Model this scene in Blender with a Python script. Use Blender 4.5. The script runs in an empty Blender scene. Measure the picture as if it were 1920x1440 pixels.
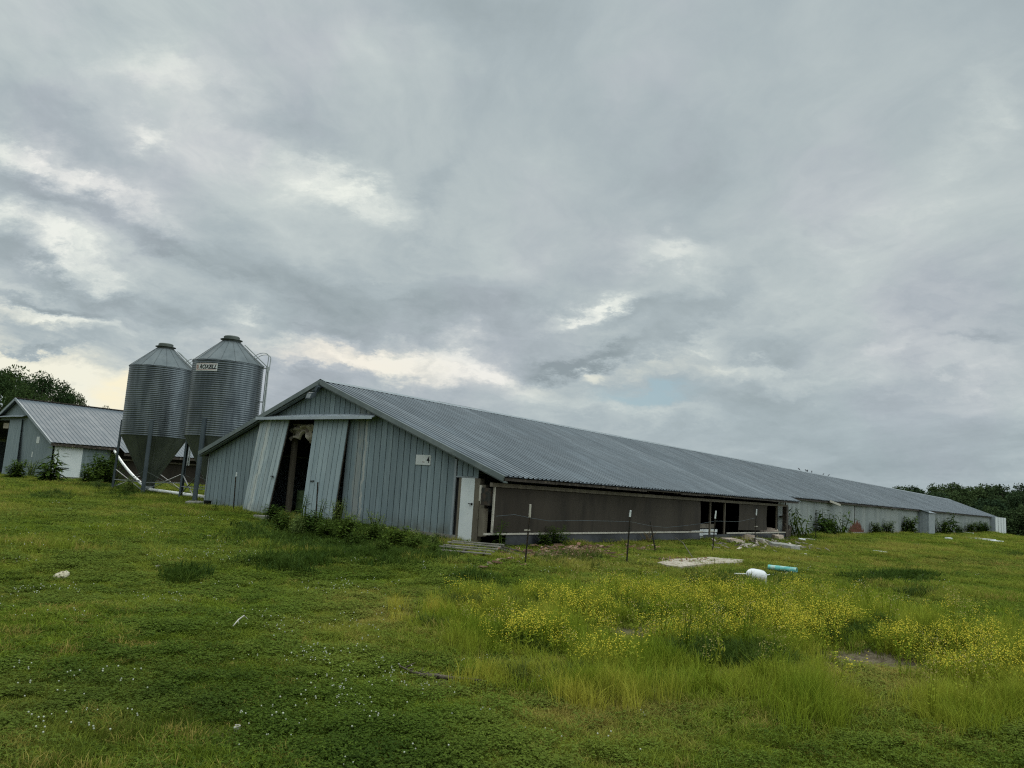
import bpy, math, random
import numpy as np
from mathutils import Vector, Matrix, Euler
random.seed(7); rng = np.random.default_rng(11)
sc = bpy.context.scene
COL = sc.collection
R = math.radians

# ------------------------------------------------------------------ camera
F, PITCH, ROLL, YAW = 1440.0, R(7.85), R(3.6), R(-37.25)
_cy, _sy = math.cos(YAW), math.sin(YAW)
FWD = np.array([_sy*math.cos(PITCH), _cy*math.cos(PITCH), math.sin(PITCH)])
_r0 = np.array([_cy, -_sy, 0.0]); _u0 = np.cross(_r0, FWD)
RGT = math.cos(ROLL)*_r0 + math.sin(ROLL)*_u0
UPV = -math.sin(ROLL)*_r0 + math.cos(ROLL)*_u0
cam = bpy.data.cameras.new('camera'); camo = bpy.data.objects.new('camera', cam); COL.objects.link(camo)
cam.sensor_width = 36; cam.lens = F/1920*36; cam.clip_start = 0.1; cam.clip_end = 6000
camo.matrix_world = Matrix(((RGT[0], UPV[0], -FWD[0], 0), (RGT[1], UPV[1], -FWD[1], 0), (RGT[2], UPV[2], -FWD[2], 0), (0, 0, 0, 1)))
sc.camera = camo

def ray(px, py): return FWD + RGT*(px-960)/F - UPV*(py-720)/F
def onX(px, py, X): d = ray(px, py); return d*(X/d[0])
def onY(px, py, Y): d = ray(px, py); return d*(Y/d[1])
def onD(px, py, D): return ray(px, py)*D
def project(P):
    P = np.asarray(P, float); z = P@FWD
    z = np.where(z < 0.01, 0.01, z)
    return 960+F*(P@RGT)/z, 720-F*(P@UPV)/z, z

# ------------------------------------------------------------------ terrain
CP = np.array([(0,0,-1.76),(0,6,-1.76),(-5,10,-1.72),(5,10,-1.78),(12,20,-1.85),(-10,5,-1.66),(-14,11,-1.62),(-20,6,-1.5),(-22,12,-1.44),
 (-30,10,-1.34),(-27.8,16.6,-1.36),(-25,16.6,-1.36),(-21,16.6,-1.42),(-17,16.6,-1.47),(-14.5,16.6,-1.58),(-13,17,-1.58),(-12.9,25,-1.60),
 (-12.9,33,-1.64),(-12.9,42,-1.68),(-13.2,50,-1.56),(-13.2,60,-1.6),(-13.2,70,-1.62),(-13.2,84,-1.76),(-13,95,-1.86),(-13,125,-1.9),(-13,155,-1.9),
 (-5,30,-1.8),(-4,50,-1.85),(-4,80,-1.95),(-5,110,-1.95),(8,60,-2.0),(-30,17,-1.32),(-32,21,-1.22),(-36,22,-1.2),(-40,20,-1.14),(-47.5,20,-1.06),(-48,26,-1.08),
 (-45,10,-1.1),(-60,15,-1.0),(-60,60,-0.8),(-36,60,-1.2),(-36,140,-1.8),(0,-30,-1.8),(40,10,-2.2),(-60,-20,-1.2)], float)
def sm(t): t = np.clip(t, 0, 1); return t*t*(3-2*t)
def Z(x, y):
    x = np.asarray(x, float); y = np.asarray(y, float)
    sh = x.shape; xf = x.ravel(); yf = y.ravel()
    out = np.empty(xf.shape)
    for i in range(0, len(xf), 20000):
        a = xf[i:i+20000, None]; b = yf[i:i+20000, None]
        d2 = (a-CP[None, :, 0])**2 + (b-CP[None, :, 1])**2
        w = 1/(d2+1.5)**1.5
        out[i:i+20000] = (w*CP[None, :, 2]).sum(1)/w.sum(1)
    z = out.reshape(sh)
    s = y + 4*np.minimum(x+7, 12)
    z = z - 7*sm((s-112)/90)*sm((x+40)/20)
    near = np.exp(-((x+9)**2+(y-9)**2)/900)
    z = z + 0.035*np.sin(x*0.9+0.4*y)*np.cos(y*0.7-0.3*x)*near
    for (cx, cy, dep, sx, sy) in DIP:
        z = z - dep*np.exp(-((x-cx)/sx)**2-((y-cy)/sy)**2)
    return z
DIP = []
def gp(px, py):
    d = ray(px, py); lo = 2.0; t = lo
    while t < 400:
        p = d*t
        if p[2] < float(Z(p[0], p[1])): break
        lo = t; t *= 1.03
    hi = t
    for _ in range(30):
        m = (lo+hi)/2; p = d*m
        if p[2] < float(Z(p[0], p[1])): hi = m
        else: lo = m
    return d*hi
_d1 = gp(1200, 1190); _d2 = gp(1640, 1235)
DIP = [(_d1[0], _d1[1], .10, .9, .6), (_d2[0], _d2[1], .12, .9, .6)]

# ------------------------------------------------------------------ node helpers
def newmat(name):
    m = bpy.data.materials.new(name); m.use_nodes = True
    nt = m.node_tree; nt.nodes.clear()
    return m, nt
class NT:
    def __init__(s, nt): s.nt = nt
    def n(s, typ, **kw):
        nd = s.nt.nodes.new(typ)
        for k, v in kw.items(): setattr(nd, k, v)
        return nd
    def put(s, sock, v):
        if isinstance(v, bpy.types.NodeSocket): s.nt.links.new(v, sock)
        elif isinstance(v, (tuple, list)) and len(v) == 3 and sock.type == 'RGBA': sock.default_value = (*v, 1)
        else: sock.default_value = v
    def m(s, op, a, b=0.0, c=None, clamp=False):
        nd = s.n('ShaderNodeMath', operation=op, use_clamp=clamp)
        s.put(nd.inputs[0], a); s.put(nd.inputs[1], b)
        if c is not None: s.put(nd.inputs[2], c)
        return nd.outputs[0]
    def v(s, op, a, b=None):
        nd = s.n('ShaderNodeVectorMath', operation=op)
        s.put(nd.inputs[0], a)
        if b is not None: s.put(nd.inputs[1], b)
        return nd.outputs['Value'] if op in ('DOT_PRODUCT', 'LENGTH') else nd.outputs[0]
    def mix(s, f, a, b, blend='MIX'):
        nd = s.n('ShaderNodeMix', data_type='RGBA', blend_type=blend)
        s.put(nd.inputs[0], f); s.put(nd.inputs[6], a); s.put(nd.inputs[7], b)
        return nd.outputs[2]
    def noise(s, vec, scale, detail=4, rough=.55, dist=0.0, out=0):
        nd = s.n('ShaderNodeTexNoise'); s.put(nd.inputs['Vector'], vec)
        nd.inputs['Scale'].default_value = scale; nd.inputs['Detail'].default_value = detail
        nd.inputs['Roughness'].default_value = rough; nd.inputs['Distortion'].default_value = dist
        return nd.outputs[out]
    def mapping(s, vec, loc=(0, 0, 0), rot=(0, 0, 0), scale=(1, 1, 1), typ='POINT'):
        nd = s.n('ShaderNodeMapping', vector_type=typ); s.put(nd.inputs['Vector'], vec)
        nd.inputs['Location'].default_value = loc; nd.inputs['Rotation'].default_value = rot; nd.inputs['Scale'].default_value = scale
        return nd.outputs[0]
    def step(s, v, a, b):
        nd = s.n('ShaderNodeMapRange', interpolation_type='SMOOTHSTEP'); s.put(nd.inputs['Value'], v)
        s.put(nd.inputs['From Min'], a); s.put(nd.inputs['From Max'], b)
        return nd.outputs[0]
    def ramp(s, f, stops):
        nd = s.n('ShaderNodeValToRGB'); s.put(nd.inputs[0], f)
        el = nd.color_ramp.elements
        while len(el) < len(stops): el.new(.5)
        for e, (p, c) in zip(el, stops): e.position = p; e.color = (*c, 1)
        return nd.outputs[0]
    def sep(s, v): return s.n('ShaderNodeSeparateXYZ') if v is None else (lambda nd: (s.put(nd.inputs[0], v), nd.outputs)[1])(s.n('ShaderNodeSeparateXYZ'))
    def comb(s, x, y, z):
        nd = s.n('ShaderNodeCombineXYZ'); s.put(nd.inputs[0], x); s.put(nd.inputs[1], y); s.put(nd.inputs[2], z); return nd.outputs[0]
def principled(T, col, rough=.7, metal=0.0, bump=None, bstr=.3, bdist=.02, spec=None):
    b = T.n('ShaderNodeBsdfPrincipled'); T.put(b.inputs['Base Color'], col)
    T.put(b.inputs['Roughness'], rough); T.put(b.inputs['Metallic'], metal)
    if spec is not None: b.inputs['Specular IOR Level'].default_value = spec
    if bump is not None:
        bp = T.n('ShaderNodeBump'); bp.inputs['Strength'].default_value = bstr; bp.inputs['Distance'].default_value = bdist
        T.put(bp.inputs['Height'], bump); T.nt.links.new(bp.outputs[0], b.inputs['Normal'])
    o = T.n('ShaderNodeOutputMaterial'); T.nt.links.new(b.outputs[0], o.inputs[0])
    return b
def geo_pos(T): return T.n('ShaderNodeNewGeometry').outputs['Position']
def island(T): return T.n('ShaderNodeNewGeometry').outputs['Random Per Island']
def surf(name, c1, c2, scale=3.0, stretch=(1, 1, 1), rough=.75, metal=0.0, c3=None, s3=12.0, t3=(.58, .7), isl=0.0, bstr=.25, spec=.3):
    """two-tone weathered surface, optional spots in c3, optional tone per board"""
    m, nt = newmat(name); T = NT(nt)
    P = T.mapping(geo_pos(T), scale=stretch)
    f = T.step(T.noise(P, scale, 6, .6), .32, .68)
    col = T.mix(f, c1, c2)
    if c3 is not None:
        col = T.mix(T.step(T.noise(P, s3, 4, .6), *t3), col, c3)
    if isl:
        k = T.m('MULTIPLY_ADD', island(T), isl*2, 1-isl)
        col = T.v('SCALE', col); col.node.inputs['Scale'].default_value = 1; T.put(col.node.inputs['Scale'], k)
    principled(T, col, rough, metal, T.noise(P, scale*6, 5, .6), bstr, .01, spec)
    return m

# ------------------------------------------------------------------ materials
M = {}
def siding_mat(name, base, light, dark, wears=(), isl=.10):
    m, nt = newmat(name); T = NT(nt); p = geo_pos(T); x, y, z = T.sep(p)
    st = T.mapping(p, scale=(5, 5, .45))
    f = T.step(T.noise(st, 1.6, 6, .62), .35, .72)
    col = T.mix(f, base, light)
    f2 = T.step(T.noise(T.mapping(p, scale=(9, 9, .8)), 1.5, 5, .65), .56, .74)
    col = T.mix(T.m('MULTIPLY', f2, .55), col, dark)
    grime = T.m('MULTIPLY', T.step(z, -.85, -1.45), T.step(T.noise(p, 3.0, 5), .3, .62))
    col = T.mix(T.m('MULTIPLY', grime, .75), col, (.10, .10, .07))
    rsp = T.step(T.noise(T.mapping(p, scale=(3, 3, .7)), 2.6, 6, .75), .66, .78)
    col = T.mix(T.m('MULTIPLY', rsp, .45), col, (.17, .12, .085))
    for (wx, ww, amt, c) in wears:                      # worn vertical streaks
        wob = T.m('MULTIPLY_ADD', T.noise(T.comb(0., 0., z), 1.3, 5, .7), .5, -.25)
        d = T.m('ABSOLUTE', T.m('ADD', T.m('SUBTRACT', x, wx), wob))
        k = T.m('MULTIPLY', T.step(d, ww, ww*.45), T.step(T.noise(T.mapping(p, scale=(6, 6, 1.2)), 2.2, 6, .7), .30, .55))
        col = T.mix(T.m('MULTIPLY', k, amt), col, c)
    col = T.mix(1.0, col, T.m('MULTIPLY_ADD', island(T), isl*2, 1-isl), 'MULTIPLY')
    principled(T, col, .68, 0.0, T.noise(st, 9, 4), .2, .006, .3)
    return m
M['siding'] = siding_mat('blue_grey_siding', (.158, .202, .212), (.215, .264, .27), (.096, .122, .128), ((-19.0, .22, .75, (.27, .28, .255)), (-18.72, .07, .9, (.36, .36, .32))))
M['door1'] = siding_mat('worn_door_siding', (.235, .285, .29), (.34, .385, .375), (.13, .15, .15), ((-24.45, .35, .8, (.40, .41, .36)), (-23.75, .14, .75, (.42, .43, .38))), .12)
M['door2'] = siding_mat('door_siding', (.225, .28, .29), (.29, .345, .35), (.14, .17, .175), (), .08)
M['farsiding'] = siding_mat('grey_sheet_siding', (.16, .20, .205), (.215, .255, .255), (.10, .125, .128), (), .03)
M['trim'] = surf('grey_metal_trim', (.22, .25, .262), (.29, .32, .33), 2.5, rough=.5, metal=.2, c3=(.22, .24, .22), s3=5)
M['cover'] = surf('pale_track_metal', (.34, .38, .41), (.42, .46, .48), 2.5, rough=.5, metal=.2, c3=(.26, .28, .28), s3=5)
M['rake'] = surf('dull_rake_trim', (.13, .155, .15), (.19, .215, .205), 2.0, rough=.5, metal=.3, c3=(.13, .15, .14), s3=5)
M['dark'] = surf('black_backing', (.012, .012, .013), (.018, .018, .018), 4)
M['wood'] = surf('weathered_wood', (.10, .083, .06), (.16, .138, .10), 4, (1, 1, .3), c3=(.09, .07, .05), s3=9, isl=.15)
M['palewood'] = surf('pale_wood', (.36, .33, .27), (.48, .45, .38), 5, c3=(.2, .17, .13), s3=11, isl=.15)
M['slat'] = surf('grey_slat_wood', (.16, .15, .12), (.26, .245, .20), 5, c3=(.08, .07, .05), s3=11, isl=.2)
M['oldwood'] = surf('dark_old_wood', (.028, .022, .017), (.06, .048, .035), 5, c3=(.16, .13, .095), s3=8, t3=(.55, .68), isl=.2)
M['concrete'] = surf('concrete', (.17, .16, .135), (.25, .235, .20), 3, c3=(.17, .16, .12), s3=6, bstr=.5)
M['white'] = surf('white_paint', (.60, .635, .62), (.68, .70, .68), 2.2, c3=(.46, .48, .44), s3=7, t3=(.62, .74), rough=.5)
M['whiteplastic'] = surf('white_plastic', (.70, .71, .70), (.78, .78, .77), 6, c3=(.5, .5, .46), s3=9, t3=(.62, .76), rough=.4, spec=.5)
M['pvc'] = surf('white_pipe', (.66, .66, .61), (.76, .76, .72), 4, c3=(.42, .42, .36), s3=6, rough=.4)
M['teal'] = surf('teal_plastic', (.10, .40, .36), (.18, .50, .45), 5, c3=(.42, .56, .50), s3=9, t3=(.52, .62), rough=.4)
M['blackplastic'] = surf('black_plastic', (.018, .02, .022), (.035, .036, .038), 6, rough=.5)
M['post'] = surf('dark_steel_post', (.022, .026, .022), (.065, .046, .032), 9, rough=.6, metal=.3)
M['curtain'] = surf('brown_curtain', (.033, .026, .018), (.046, .037, .026), 1.0, (1, .7, .22), c3=(.025, .020, .014), s3=2.2, t3=(.46, .68), rough=.85, bstr=.15)
M['skirt'] = surf('dark_blue_skirt', (.018, .020, .023), (.034, .036, .038), 1.6, c3=(.03, .034, .038), s3=4, rough=.55)
M['tarp'] = surf('canvas_tarp', (.40, .35, .27), (.52, .47, .38), 4, c3=(.25, .2, .15), s3=6)
M['sign'] = surf('sign_board', (.52, .54, .50), (.60, .61, .58), 4, c3=(.5, .51, .47), s3=8, t3=(.6, .75))
M['ink'] = surf('black_ink', (.012, .012, .014), (.02, .02, .022), 8)
M['fadedink'] = surf('faded_ink', (.32, .27, .24), (.5, .46, .42), 30)
M['redink'] = surf('faded_red_ink', (.36, .16, .12), (.48, .30, .25), 30)
M['greenplastic'] = surf('green_plastic', (.05, .09, .03), (.08, .12, .045), 4)
M['insulation'] = surf('pink_foam', (.42, .33, .26), (.55, .45, .36), 6, c3=(.2, .15, .11), s3=9, isl=.2)
M['crumb'] = surf('foam_crumb', (.16, .125, .09), (.40, .35, .28), 7, isl=.5, c3=(.5, .46, .38), s3=9, t3=(.58, .66))
M['greyfoam'] = surf('grey_board', (.20, .195, .17), (.30, .29, .25), 6, c3=(.10, .095, .075), s3=9, isl=.15)
M['stone'] = surf('pale_stone', (.44, .38, .25), (.58, .52, .38), 14, c3=(.20, .16, .10), s3=18, t3=(.5, .6))
M['chips'] = surf('red_brown_chips', (.16, .075, .045), (.30, .19, .12), 7, isl=.5, c3=(.42, .34, .25), s3=9, t3=(.58, .66))
M['soil'] = surf('dark_soil', (.05, .04, .026), (.10, .08, .05), 12, c3=(.02, .017, .012), s3=20)
M['bird'] = surf('dark_feathers', (.03, .03, .033), (.06, .06, .065), 14)
M['bark'] = surf('bark', (.07, .058, .042), (.12, .10, .075), 6, (1, 1, .25), bstr=.6)

def roof_mat(name, base, light, dark, dirv,  rough=.42, metal=.55, panel=.92, Y0=16.75, rib=.23, lap=.8, dk=.75):
    m, nt = newmat(name); T = NT(nt); p = geo_pos(T); x, y, z = T.sep(p)
    pn = T.n('ShaderNodeTexWhiteNoise', noise_dimensions='1D'); T.put(pn.inputs['W'], T.m('FLOOR', T.m('DIVIDE', y, panel)))
    col = T.mix(T.m('MULTIPLY', pn.outputs[0], .8), base, light)
    st = T.mapping(p, scale=(.25, 5, .25))
    col = T.mix(T.m('MULTIPLY', T.step(T.noise(st, 1.2, 6, .65), .45, .72), .55), col, dark)
    col = T.mix(T.m('MULTIPLY', T.step(T.noise(p, .22, 5, .6), .42, .66), .35), col, dark)
    # shadows of ribs and sheet overlaps painted in as dark stripes, broken by noise
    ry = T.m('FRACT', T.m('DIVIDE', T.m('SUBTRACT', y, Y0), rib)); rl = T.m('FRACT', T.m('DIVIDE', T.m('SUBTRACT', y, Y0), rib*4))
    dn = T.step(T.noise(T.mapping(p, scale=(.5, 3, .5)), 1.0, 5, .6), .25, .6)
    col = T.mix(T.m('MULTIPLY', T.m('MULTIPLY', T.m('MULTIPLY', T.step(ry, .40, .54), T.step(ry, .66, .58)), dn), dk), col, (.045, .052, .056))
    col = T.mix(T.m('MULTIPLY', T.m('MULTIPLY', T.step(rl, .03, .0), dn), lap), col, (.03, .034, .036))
    # rows of screws
    sx = T.m('ABSOLUTE', T.m('SUBTRACT', T.m('FRACT', T.m('MULTIPLY', x, 1.18)), .5))
    sy = T.m('ABSOLUTE', T.m('SUBTRACT', T.m('FRACT', T.m('MULTIPLY', y, 2.17)), .5))
    spot = T.m('MULTIPLY', T.m('LESS_THAN', sx, .022), T.m('LESS_THAN', sy, .05))
    col = T.mix(T.m('MULTIPLY', spot, .22), col, (.06, .06, .06))
    # rust freckles near some laps
    rs = T.m('MULTIPLY', T.step(T.noise(p, 2.6, 6, .72), .66, .76), T.step(T.noise(p, .35, 2), .5, .62))
    col = T.mix(T.m('MULTIPLY', rs, .75), col, (.11, .07, .045))
    rg = T.m('MULTIPLY_ADD', T.noise(p, 1.5, 4), .2, rough-.1)
    principled(T, col, rg, metal, T.noise(p, 1.3, 3), .12, .03)
    return m
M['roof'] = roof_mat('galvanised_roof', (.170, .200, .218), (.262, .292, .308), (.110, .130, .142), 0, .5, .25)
gY0 = float((onD(97, 829, 41.8)*1.077)[1])
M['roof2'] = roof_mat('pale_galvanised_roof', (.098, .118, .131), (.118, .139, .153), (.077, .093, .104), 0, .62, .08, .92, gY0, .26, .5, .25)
def silo_mat():
    m, nt = newmat('galvanised_silo'); T = NT(nt); p = geo_pos(T)
    st = T.mapping(p, scale=(4, 4, .5))
    col = T.mix(T.step(T.noise(st, 1.0, 6, .65), .35, .7), (.095, .110, .116), (.165, .186, .193))
    col = T.mix(T.m('MULTIPLY', T.step(T.noise(p, 1.1, 5), .5, .7), .5), col, (.055, .065, .07))
    principled(T, col, .36, .88, T.noise(p, 9, 3), .08, .01)
    return m
M['silo'] = silo_mat()
M['silocone'] = surf('dull_galvanised', (.10, .118, .12), (.15, .17, .17), 2.0, (1, 1, .5), rough=.5, metal=.3, c3=(.11, .12, .115), s3=4)
M['hopper'] = surf('dark_galvanised', (.085, .098, .085), (.13, .145, .125), 2.0, (1, 1, .4), rough=.55, metal=.3, c3=(.09, .10, .085), s3=4)
M['leg'] = surf('blue_grey_steel', (.055, .072, .082), (.09, .11, .118), 4, (1, 1, .3), rough=.5, metal=.3, c3=(.05, .06, .065), s3=6)
M['brace'] = surf('grey_brace_steel', (.15, .165, .16), (.23, .245, .235), 5, rough=.5, metal=.3)
M['ladder'] = surf('ladder_steel', (.26, .28, .265), (.36, .38, .355), 5, rough=.45, metal=.35)

def sidewall_mat():
    m, nt = newmat('pale_metal_wall'); T = NT(nt); p = geo_pos(T); x, y, z = T.sep(p)
    st = T.mapping(p, scale=(5, 5, .4))
    pn = T.n('ShaderNodeTexWhiteNoise', noise_dimensions='1D'); T.put(pn.inputs['W'], T.m('FLOOR', T.m('DIVIDE', y, .95)))
    col = T.mix(pn.outputs[0], (.27, .30, .295), (.36, .385, .37))
    col = T.mix(T.m('MULTIPLY', T.step(T.noise(st, .9, 6, .65), .45, .72), .5), col, (.20, .21, .19))
    low = T.m('MULTIPLY', T.step(z, -1.15, -1.6), T.step(T.noise(p, 2.2, 4), .35, .6))
    col = T.mix(T.m('MULTIPLY', low, .5), col, (.20, .17, .12))
    # rust climbing from the sill: (y centre, half width, height)
    for (yc, hw, top) in ((43.6, .9, -.45), (59.9, 2.7, -.02), (124, 4.0, -.5)):
        d = T.m('ABSOLUTE', T.m('SUBTRACT', y, yc))
        nn = T.noise(T.comb(0., T.m('MULTIPLY', y, 1.), 0.), 2.2, 3, .8)
        lim = T.m('SUBTRACT', T.m('MULTIPLY_ADD', nn, 2.2, top-1.75), T.m('MULTIPLY', T.m('POWER', T.m('DIVIDE', d, hw), 2.), .9))
        k = T.m('MULTIPLY', T.step(T.m('SUBTRACT', lim, z), -.05, .12), T.step(d, hw, hw*.8))
        col = T.mix(k, col, T.mix(T.noise(p, 4, 4), (.075, .017, .006), (.19, .055, .020)))
    principled(T, col, .5, .25, T.noise(st, 4, 4), .15, .01)
    return m
M['sidewall'] = sidewall_mat()

def grass_mat(name, greens, dry, trans=.3, patch=True):
    m, nt = newmat(name); T = NT(nt); p = geo_pos(T)
    at = T.n('ShaderNodeAttribute', attribute_type='INSTANCER', attribute_name='tint').outputs['Fac']
    a, b = greens
    col = T.mix(T.m('MULTIPLY_ADD', island(T), .6, T.m('MULTIPLY', T.noise(p, 1.1, 4, .6), .4)), a, b)
    col = T.mix(T.m('MAXIMUM', at, 0.0), col, dry)
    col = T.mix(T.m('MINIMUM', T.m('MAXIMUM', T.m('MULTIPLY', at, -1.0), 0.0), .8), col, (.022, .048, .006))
    if patch:
        f = T.step(T.noise(p, .45, 4, .55), .40, .66)
        col = T.mix(T.m('MULTIPLY', f, .30), col, T.mix(.5, b, dry))
    if not patch:
        ob = T.n('ShaderNodeObjectInfo').outputs['Random']
        col = T.mix(1.0, col, T.mix(ob, (.70, .78, .80), (1.35, 1.28, 1.05)), 'MULTIPLY')
    d = T.n('ShaderNodeBsdfDiffuse'); T.put(d.inputs[0], col)
    t = T.n('ShaderNodeBsdfTranslucent'); T.put(t.inputs[0], col)
    g = T.n('ShaderNodeBsdfGlossy'); g.inputs['Roughness'].default_value = .5; g.inputs[0].default_value = (.5, .55, .5, 1)
    mx = T.n('ShaderNodeMixShader'); mx.inputs[0].default_value = trans
    nt.links.new(d.outputs[0], mx.inputs[1]); nt.links.new(t.outputs[0], mx.inputs[2])
    m2 = T.n('ShaderNodeMixShader'); m2.inputs[0].default_value = .008
    nt.links.new(mx.outputs[0], m2.inputs[1]); nt.links.new(g.outputs[0], m2.inputs[2])
    o = T.n('ShaderNodeOutputMaterial'); nt.links.new(m2.outputs[0], o.inputs[0])
    return m
M['grass'] = grass_mat('meadow_grass', ((.042, .076, .005), (.285, .362, .036)), (.37, .28, .08))
M['clover'] = grass_mat('clover_leaves', ((.026, .054, .005), (.185, .255, .034)), (.23, .22, .05))
M['tallgrass'] = grass_mat('tall_grass', ((.044, .088, .004), (.285, .375, .030)), (.46, .40, .06))
M['weed'] = grass_mat('weed_leaves', ((.026, .048, .007), (.092, .138, .026)), (.13, .14, .035), .25, False)
M['weedpale'] = grass_mat('pale_weed_leaves', ((.08, .115, .03), (.19, .235, .075)), (.17, .17, .06), .25, False)
M['drystem'] = grass_mat('dry_stems', ((.16, .115, .06), (.26, .19, .10)), (.3, .22, .12), .2, False)
M['leaf'] = grass_mat('tree_leaves', ((.022, .042, .016), (.058, .088, .026)), (.10, .085, .03), .2, False)
M['farleaf'] = grass_mat('far_tree_leaves', ((.026, .046, .024), (.062, .092, .036)), (.10, .085, .03), .15, False)
M['yellow'] = surf('yellow_petals', (.62, .50, .025), (.75, .62, .05), 9, isl=.15, rough=.6)
M['seed'] = surf('seed_heads', (.26, .21, .06), (.38, .32, .10), 9, isl=.2)
M['petal'] = surf('white_clover_heads', (.34, .36, .26), (.48, .49, .38), 9, isl=.15)
def ground_mat():
    m, nt = newmat('meadow_soil'); T = NT(nt); p = geo_pos(T)
    f = T.step(T.noise(p, .5, 5, .6), .35, .65)
    col = T.mix(f, (.018, .030, .002), (.040, .052, .004))
    col = T.mix(T.m('MULTIPLY', T.step(T.noise(p, 6, 5, .65), .45, .7), .6), col, (.045, .05, .014))
    col = T.mix(T.m('MULTIPLY', T.step(T.noise(p, .17, 3), .5, .65), .5), col, (.15, .135, .045))
    at = T.n('ShaderNodeAttribute', attribute_name='bare').outputs['Fac']
    dirt = T.mix(T.step(T.noise(p, 9, 6, .7), .35, .62), (.075, .058, .034), (.17, .14, .09))
    col = T.mix(at, col, dirt)
    principled(T, col, .95, 0, T.noise(p, 14, 6, .7), .7, .03, .1)
    return m
M['ground'] = ground_mat()

# ------------------------------------------------------------------ mesh helpers
class MB:
    def __init__(s): s.v = []; s.f = []
    def poly(s, *pts):
        i = len(s.v); s.v.extend(tuple(map(float, p)) for p in pts); s.f.append(tuple(range(i, i+len(pts))))
    def hexa(s, c):                                     # 8 corners: bottom 4 then top 4
        i = len(s.v); s.v.extend(tuple(map(float, p)) for p in c)
        for q in ((0, 3, 2, 1), (4, 5, 6, 7), (0, 1, 5, 4), (1, 2, 6, 5), (2, 3, 7, 6), (3, 0, 4, 7)): s.f.append(tuple(i+k for k in q))
    def box(s, a, b):
        x0, y0, z0 = a; x1, y1, z1 = b
        s.hexa([(x0,y0,z0),(x1,y0,z0),(x1,y1,z0),(x0,y1,z0),(x0,y0,z1),(x1,y0,z1),(x1,y1,z1),(x0,y1,z1)])
    def bar(s, a, b, w, h, up=(0, 0, 1)):               # bar with w x h section from a to b
        a = np.array(a, float); b = np.array(b, float); d = b-a; d /= np.linalg.norm(d)
        u = np.array(up, float)
        if abs(d@u) > .98: u = np.array([0, 1., 0])
        r = np.cross(d, u); r /= np.linalg.norm(r); u = np.cross(r, d)
        r = r*w/2; u = u*h/2
        s.hexa([a-r-u, a+r-u, b+r-u, b-r-u, a-r+u, a+r+u, b+r+u, b-r+u])
    def tube(s, pts, r, n=8, cap=True):
        pts = [np.array(p, float) for p in pts]
        rr = r if hasattr(r, '__len__') else [r]*len(pts)
        base = len(s.v); prev = None
        for k, p in enumerate(pts):
            d = pts[min(k+1, len(pts)-1)]-pts[max(k-1, 0)]; d = d/np.linalg.norm(d)
            if prev is None:
                a = np.array([0, 0, 1.]) if abs(d[2]) < .9 else np.array([1., 0, 0])
            else: a = prev
            x = a-d*(a@d); x /= np.linalg.norm(x); y = np.cross(d, x); prev = x
            for i in range(n):
                t = 2*math.pi*i/n; s.v.append(tuple(p+rr[k]*(math.cos(t)*x+math.sin(t)*y)))
        for k in range(len(pts)-1):
            for i in range(n):
                j = (i+1) % n; s.f.append((base+k*n+i, base+k*n+j, base+(k+1)*n+j, base+(k+1)*n+i))
        if cap:
            s.f.append(tuple(base+i for i in reversed(range(n)))); s.f.append(tuple(base+(len(pts)-1)*n+i for i in range(n)))
    def lathe(s, c, prof, n=24, ax=None, cap=True):     # prof [(r,t)] about axis from c
        c = np.array(c, float); d = np.array((0, 0, 1.) if ax is None else ax, float); d /= np.linalg.norm(d)
        a = np.array([1., 0, 0]) if abs(d[0]) < .9 else np.array([0, 1., 0])
        x = a-d*(a@d); x /= np.linalg.norm(x); y = np.cross(d, x)
        base = len(s.v)
        for (r, t) in prof:
            for i in range(n):
                w = 2*math.pi*i/n; s.v.append(tuple(c+d*t+r*(math.cos(w)*x+math.sin(w)*y)))
        for k in range(len(prof)-1):
            for i in range(n):
                j = (i+1) % n; s.f.append((base+k*n+i, base+k*n+j, base+(k+1)*n+j, base+(k+1)*n+i))
        if cap:
            if prof[0][0] > 1e-4: s.f.append(tuple(base+i for i in reversed(range(n))))
            if prof[-1][0] > 1e-4: s.f.append(tuple(base+(len(prof)-1)*n+i for i in range(n)))
    def build(s, name, mat, parent=None, smooth=False):
        off = np.zeros(3)
        q = parent
        while q is not None: off += np.array(q.location); q = q.parent
        me = bpy.data.meshes.new(name)
        me.from_pydata((np.array(s.v)-off).tolist(), [], s.f)
        me.materials.append(mat)
        if smooth: me.polygons.foreach_set('use_smooth', [True]*len(me.polygons))
        me.update()
        o = bpy.data.objects.new(name, me); COL.objects.link(o)
        if parent is not None: o.parent = parent
        return o
def tag(o, label=None, cat=None, group=None, kind=None):
    if label: o['label'] = label
    if cat: o['category'] = cat
    if group: o['group'] = group
    if kind: o['kind'] = kind
    return o
def thing(name, loc, label, cat, group=None):
    o = bpy.data.objects.new(name, None); COL.objects.link(o); o.location = tuple(map(float, loc)); o.empty_display_size = .2
    return tag(o, label, cat, group)
def copy_tree(o, parent=None):
    c = o.copy(); COL.objects.link(c)
    if parent is not None: c.parent = parent
    for ch in list(o.children): copy_tree(ch, c)
    return c
def lin(a, b, t): return np.array(a, float)*(1-t)+np.array(b, float)*t
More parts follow.
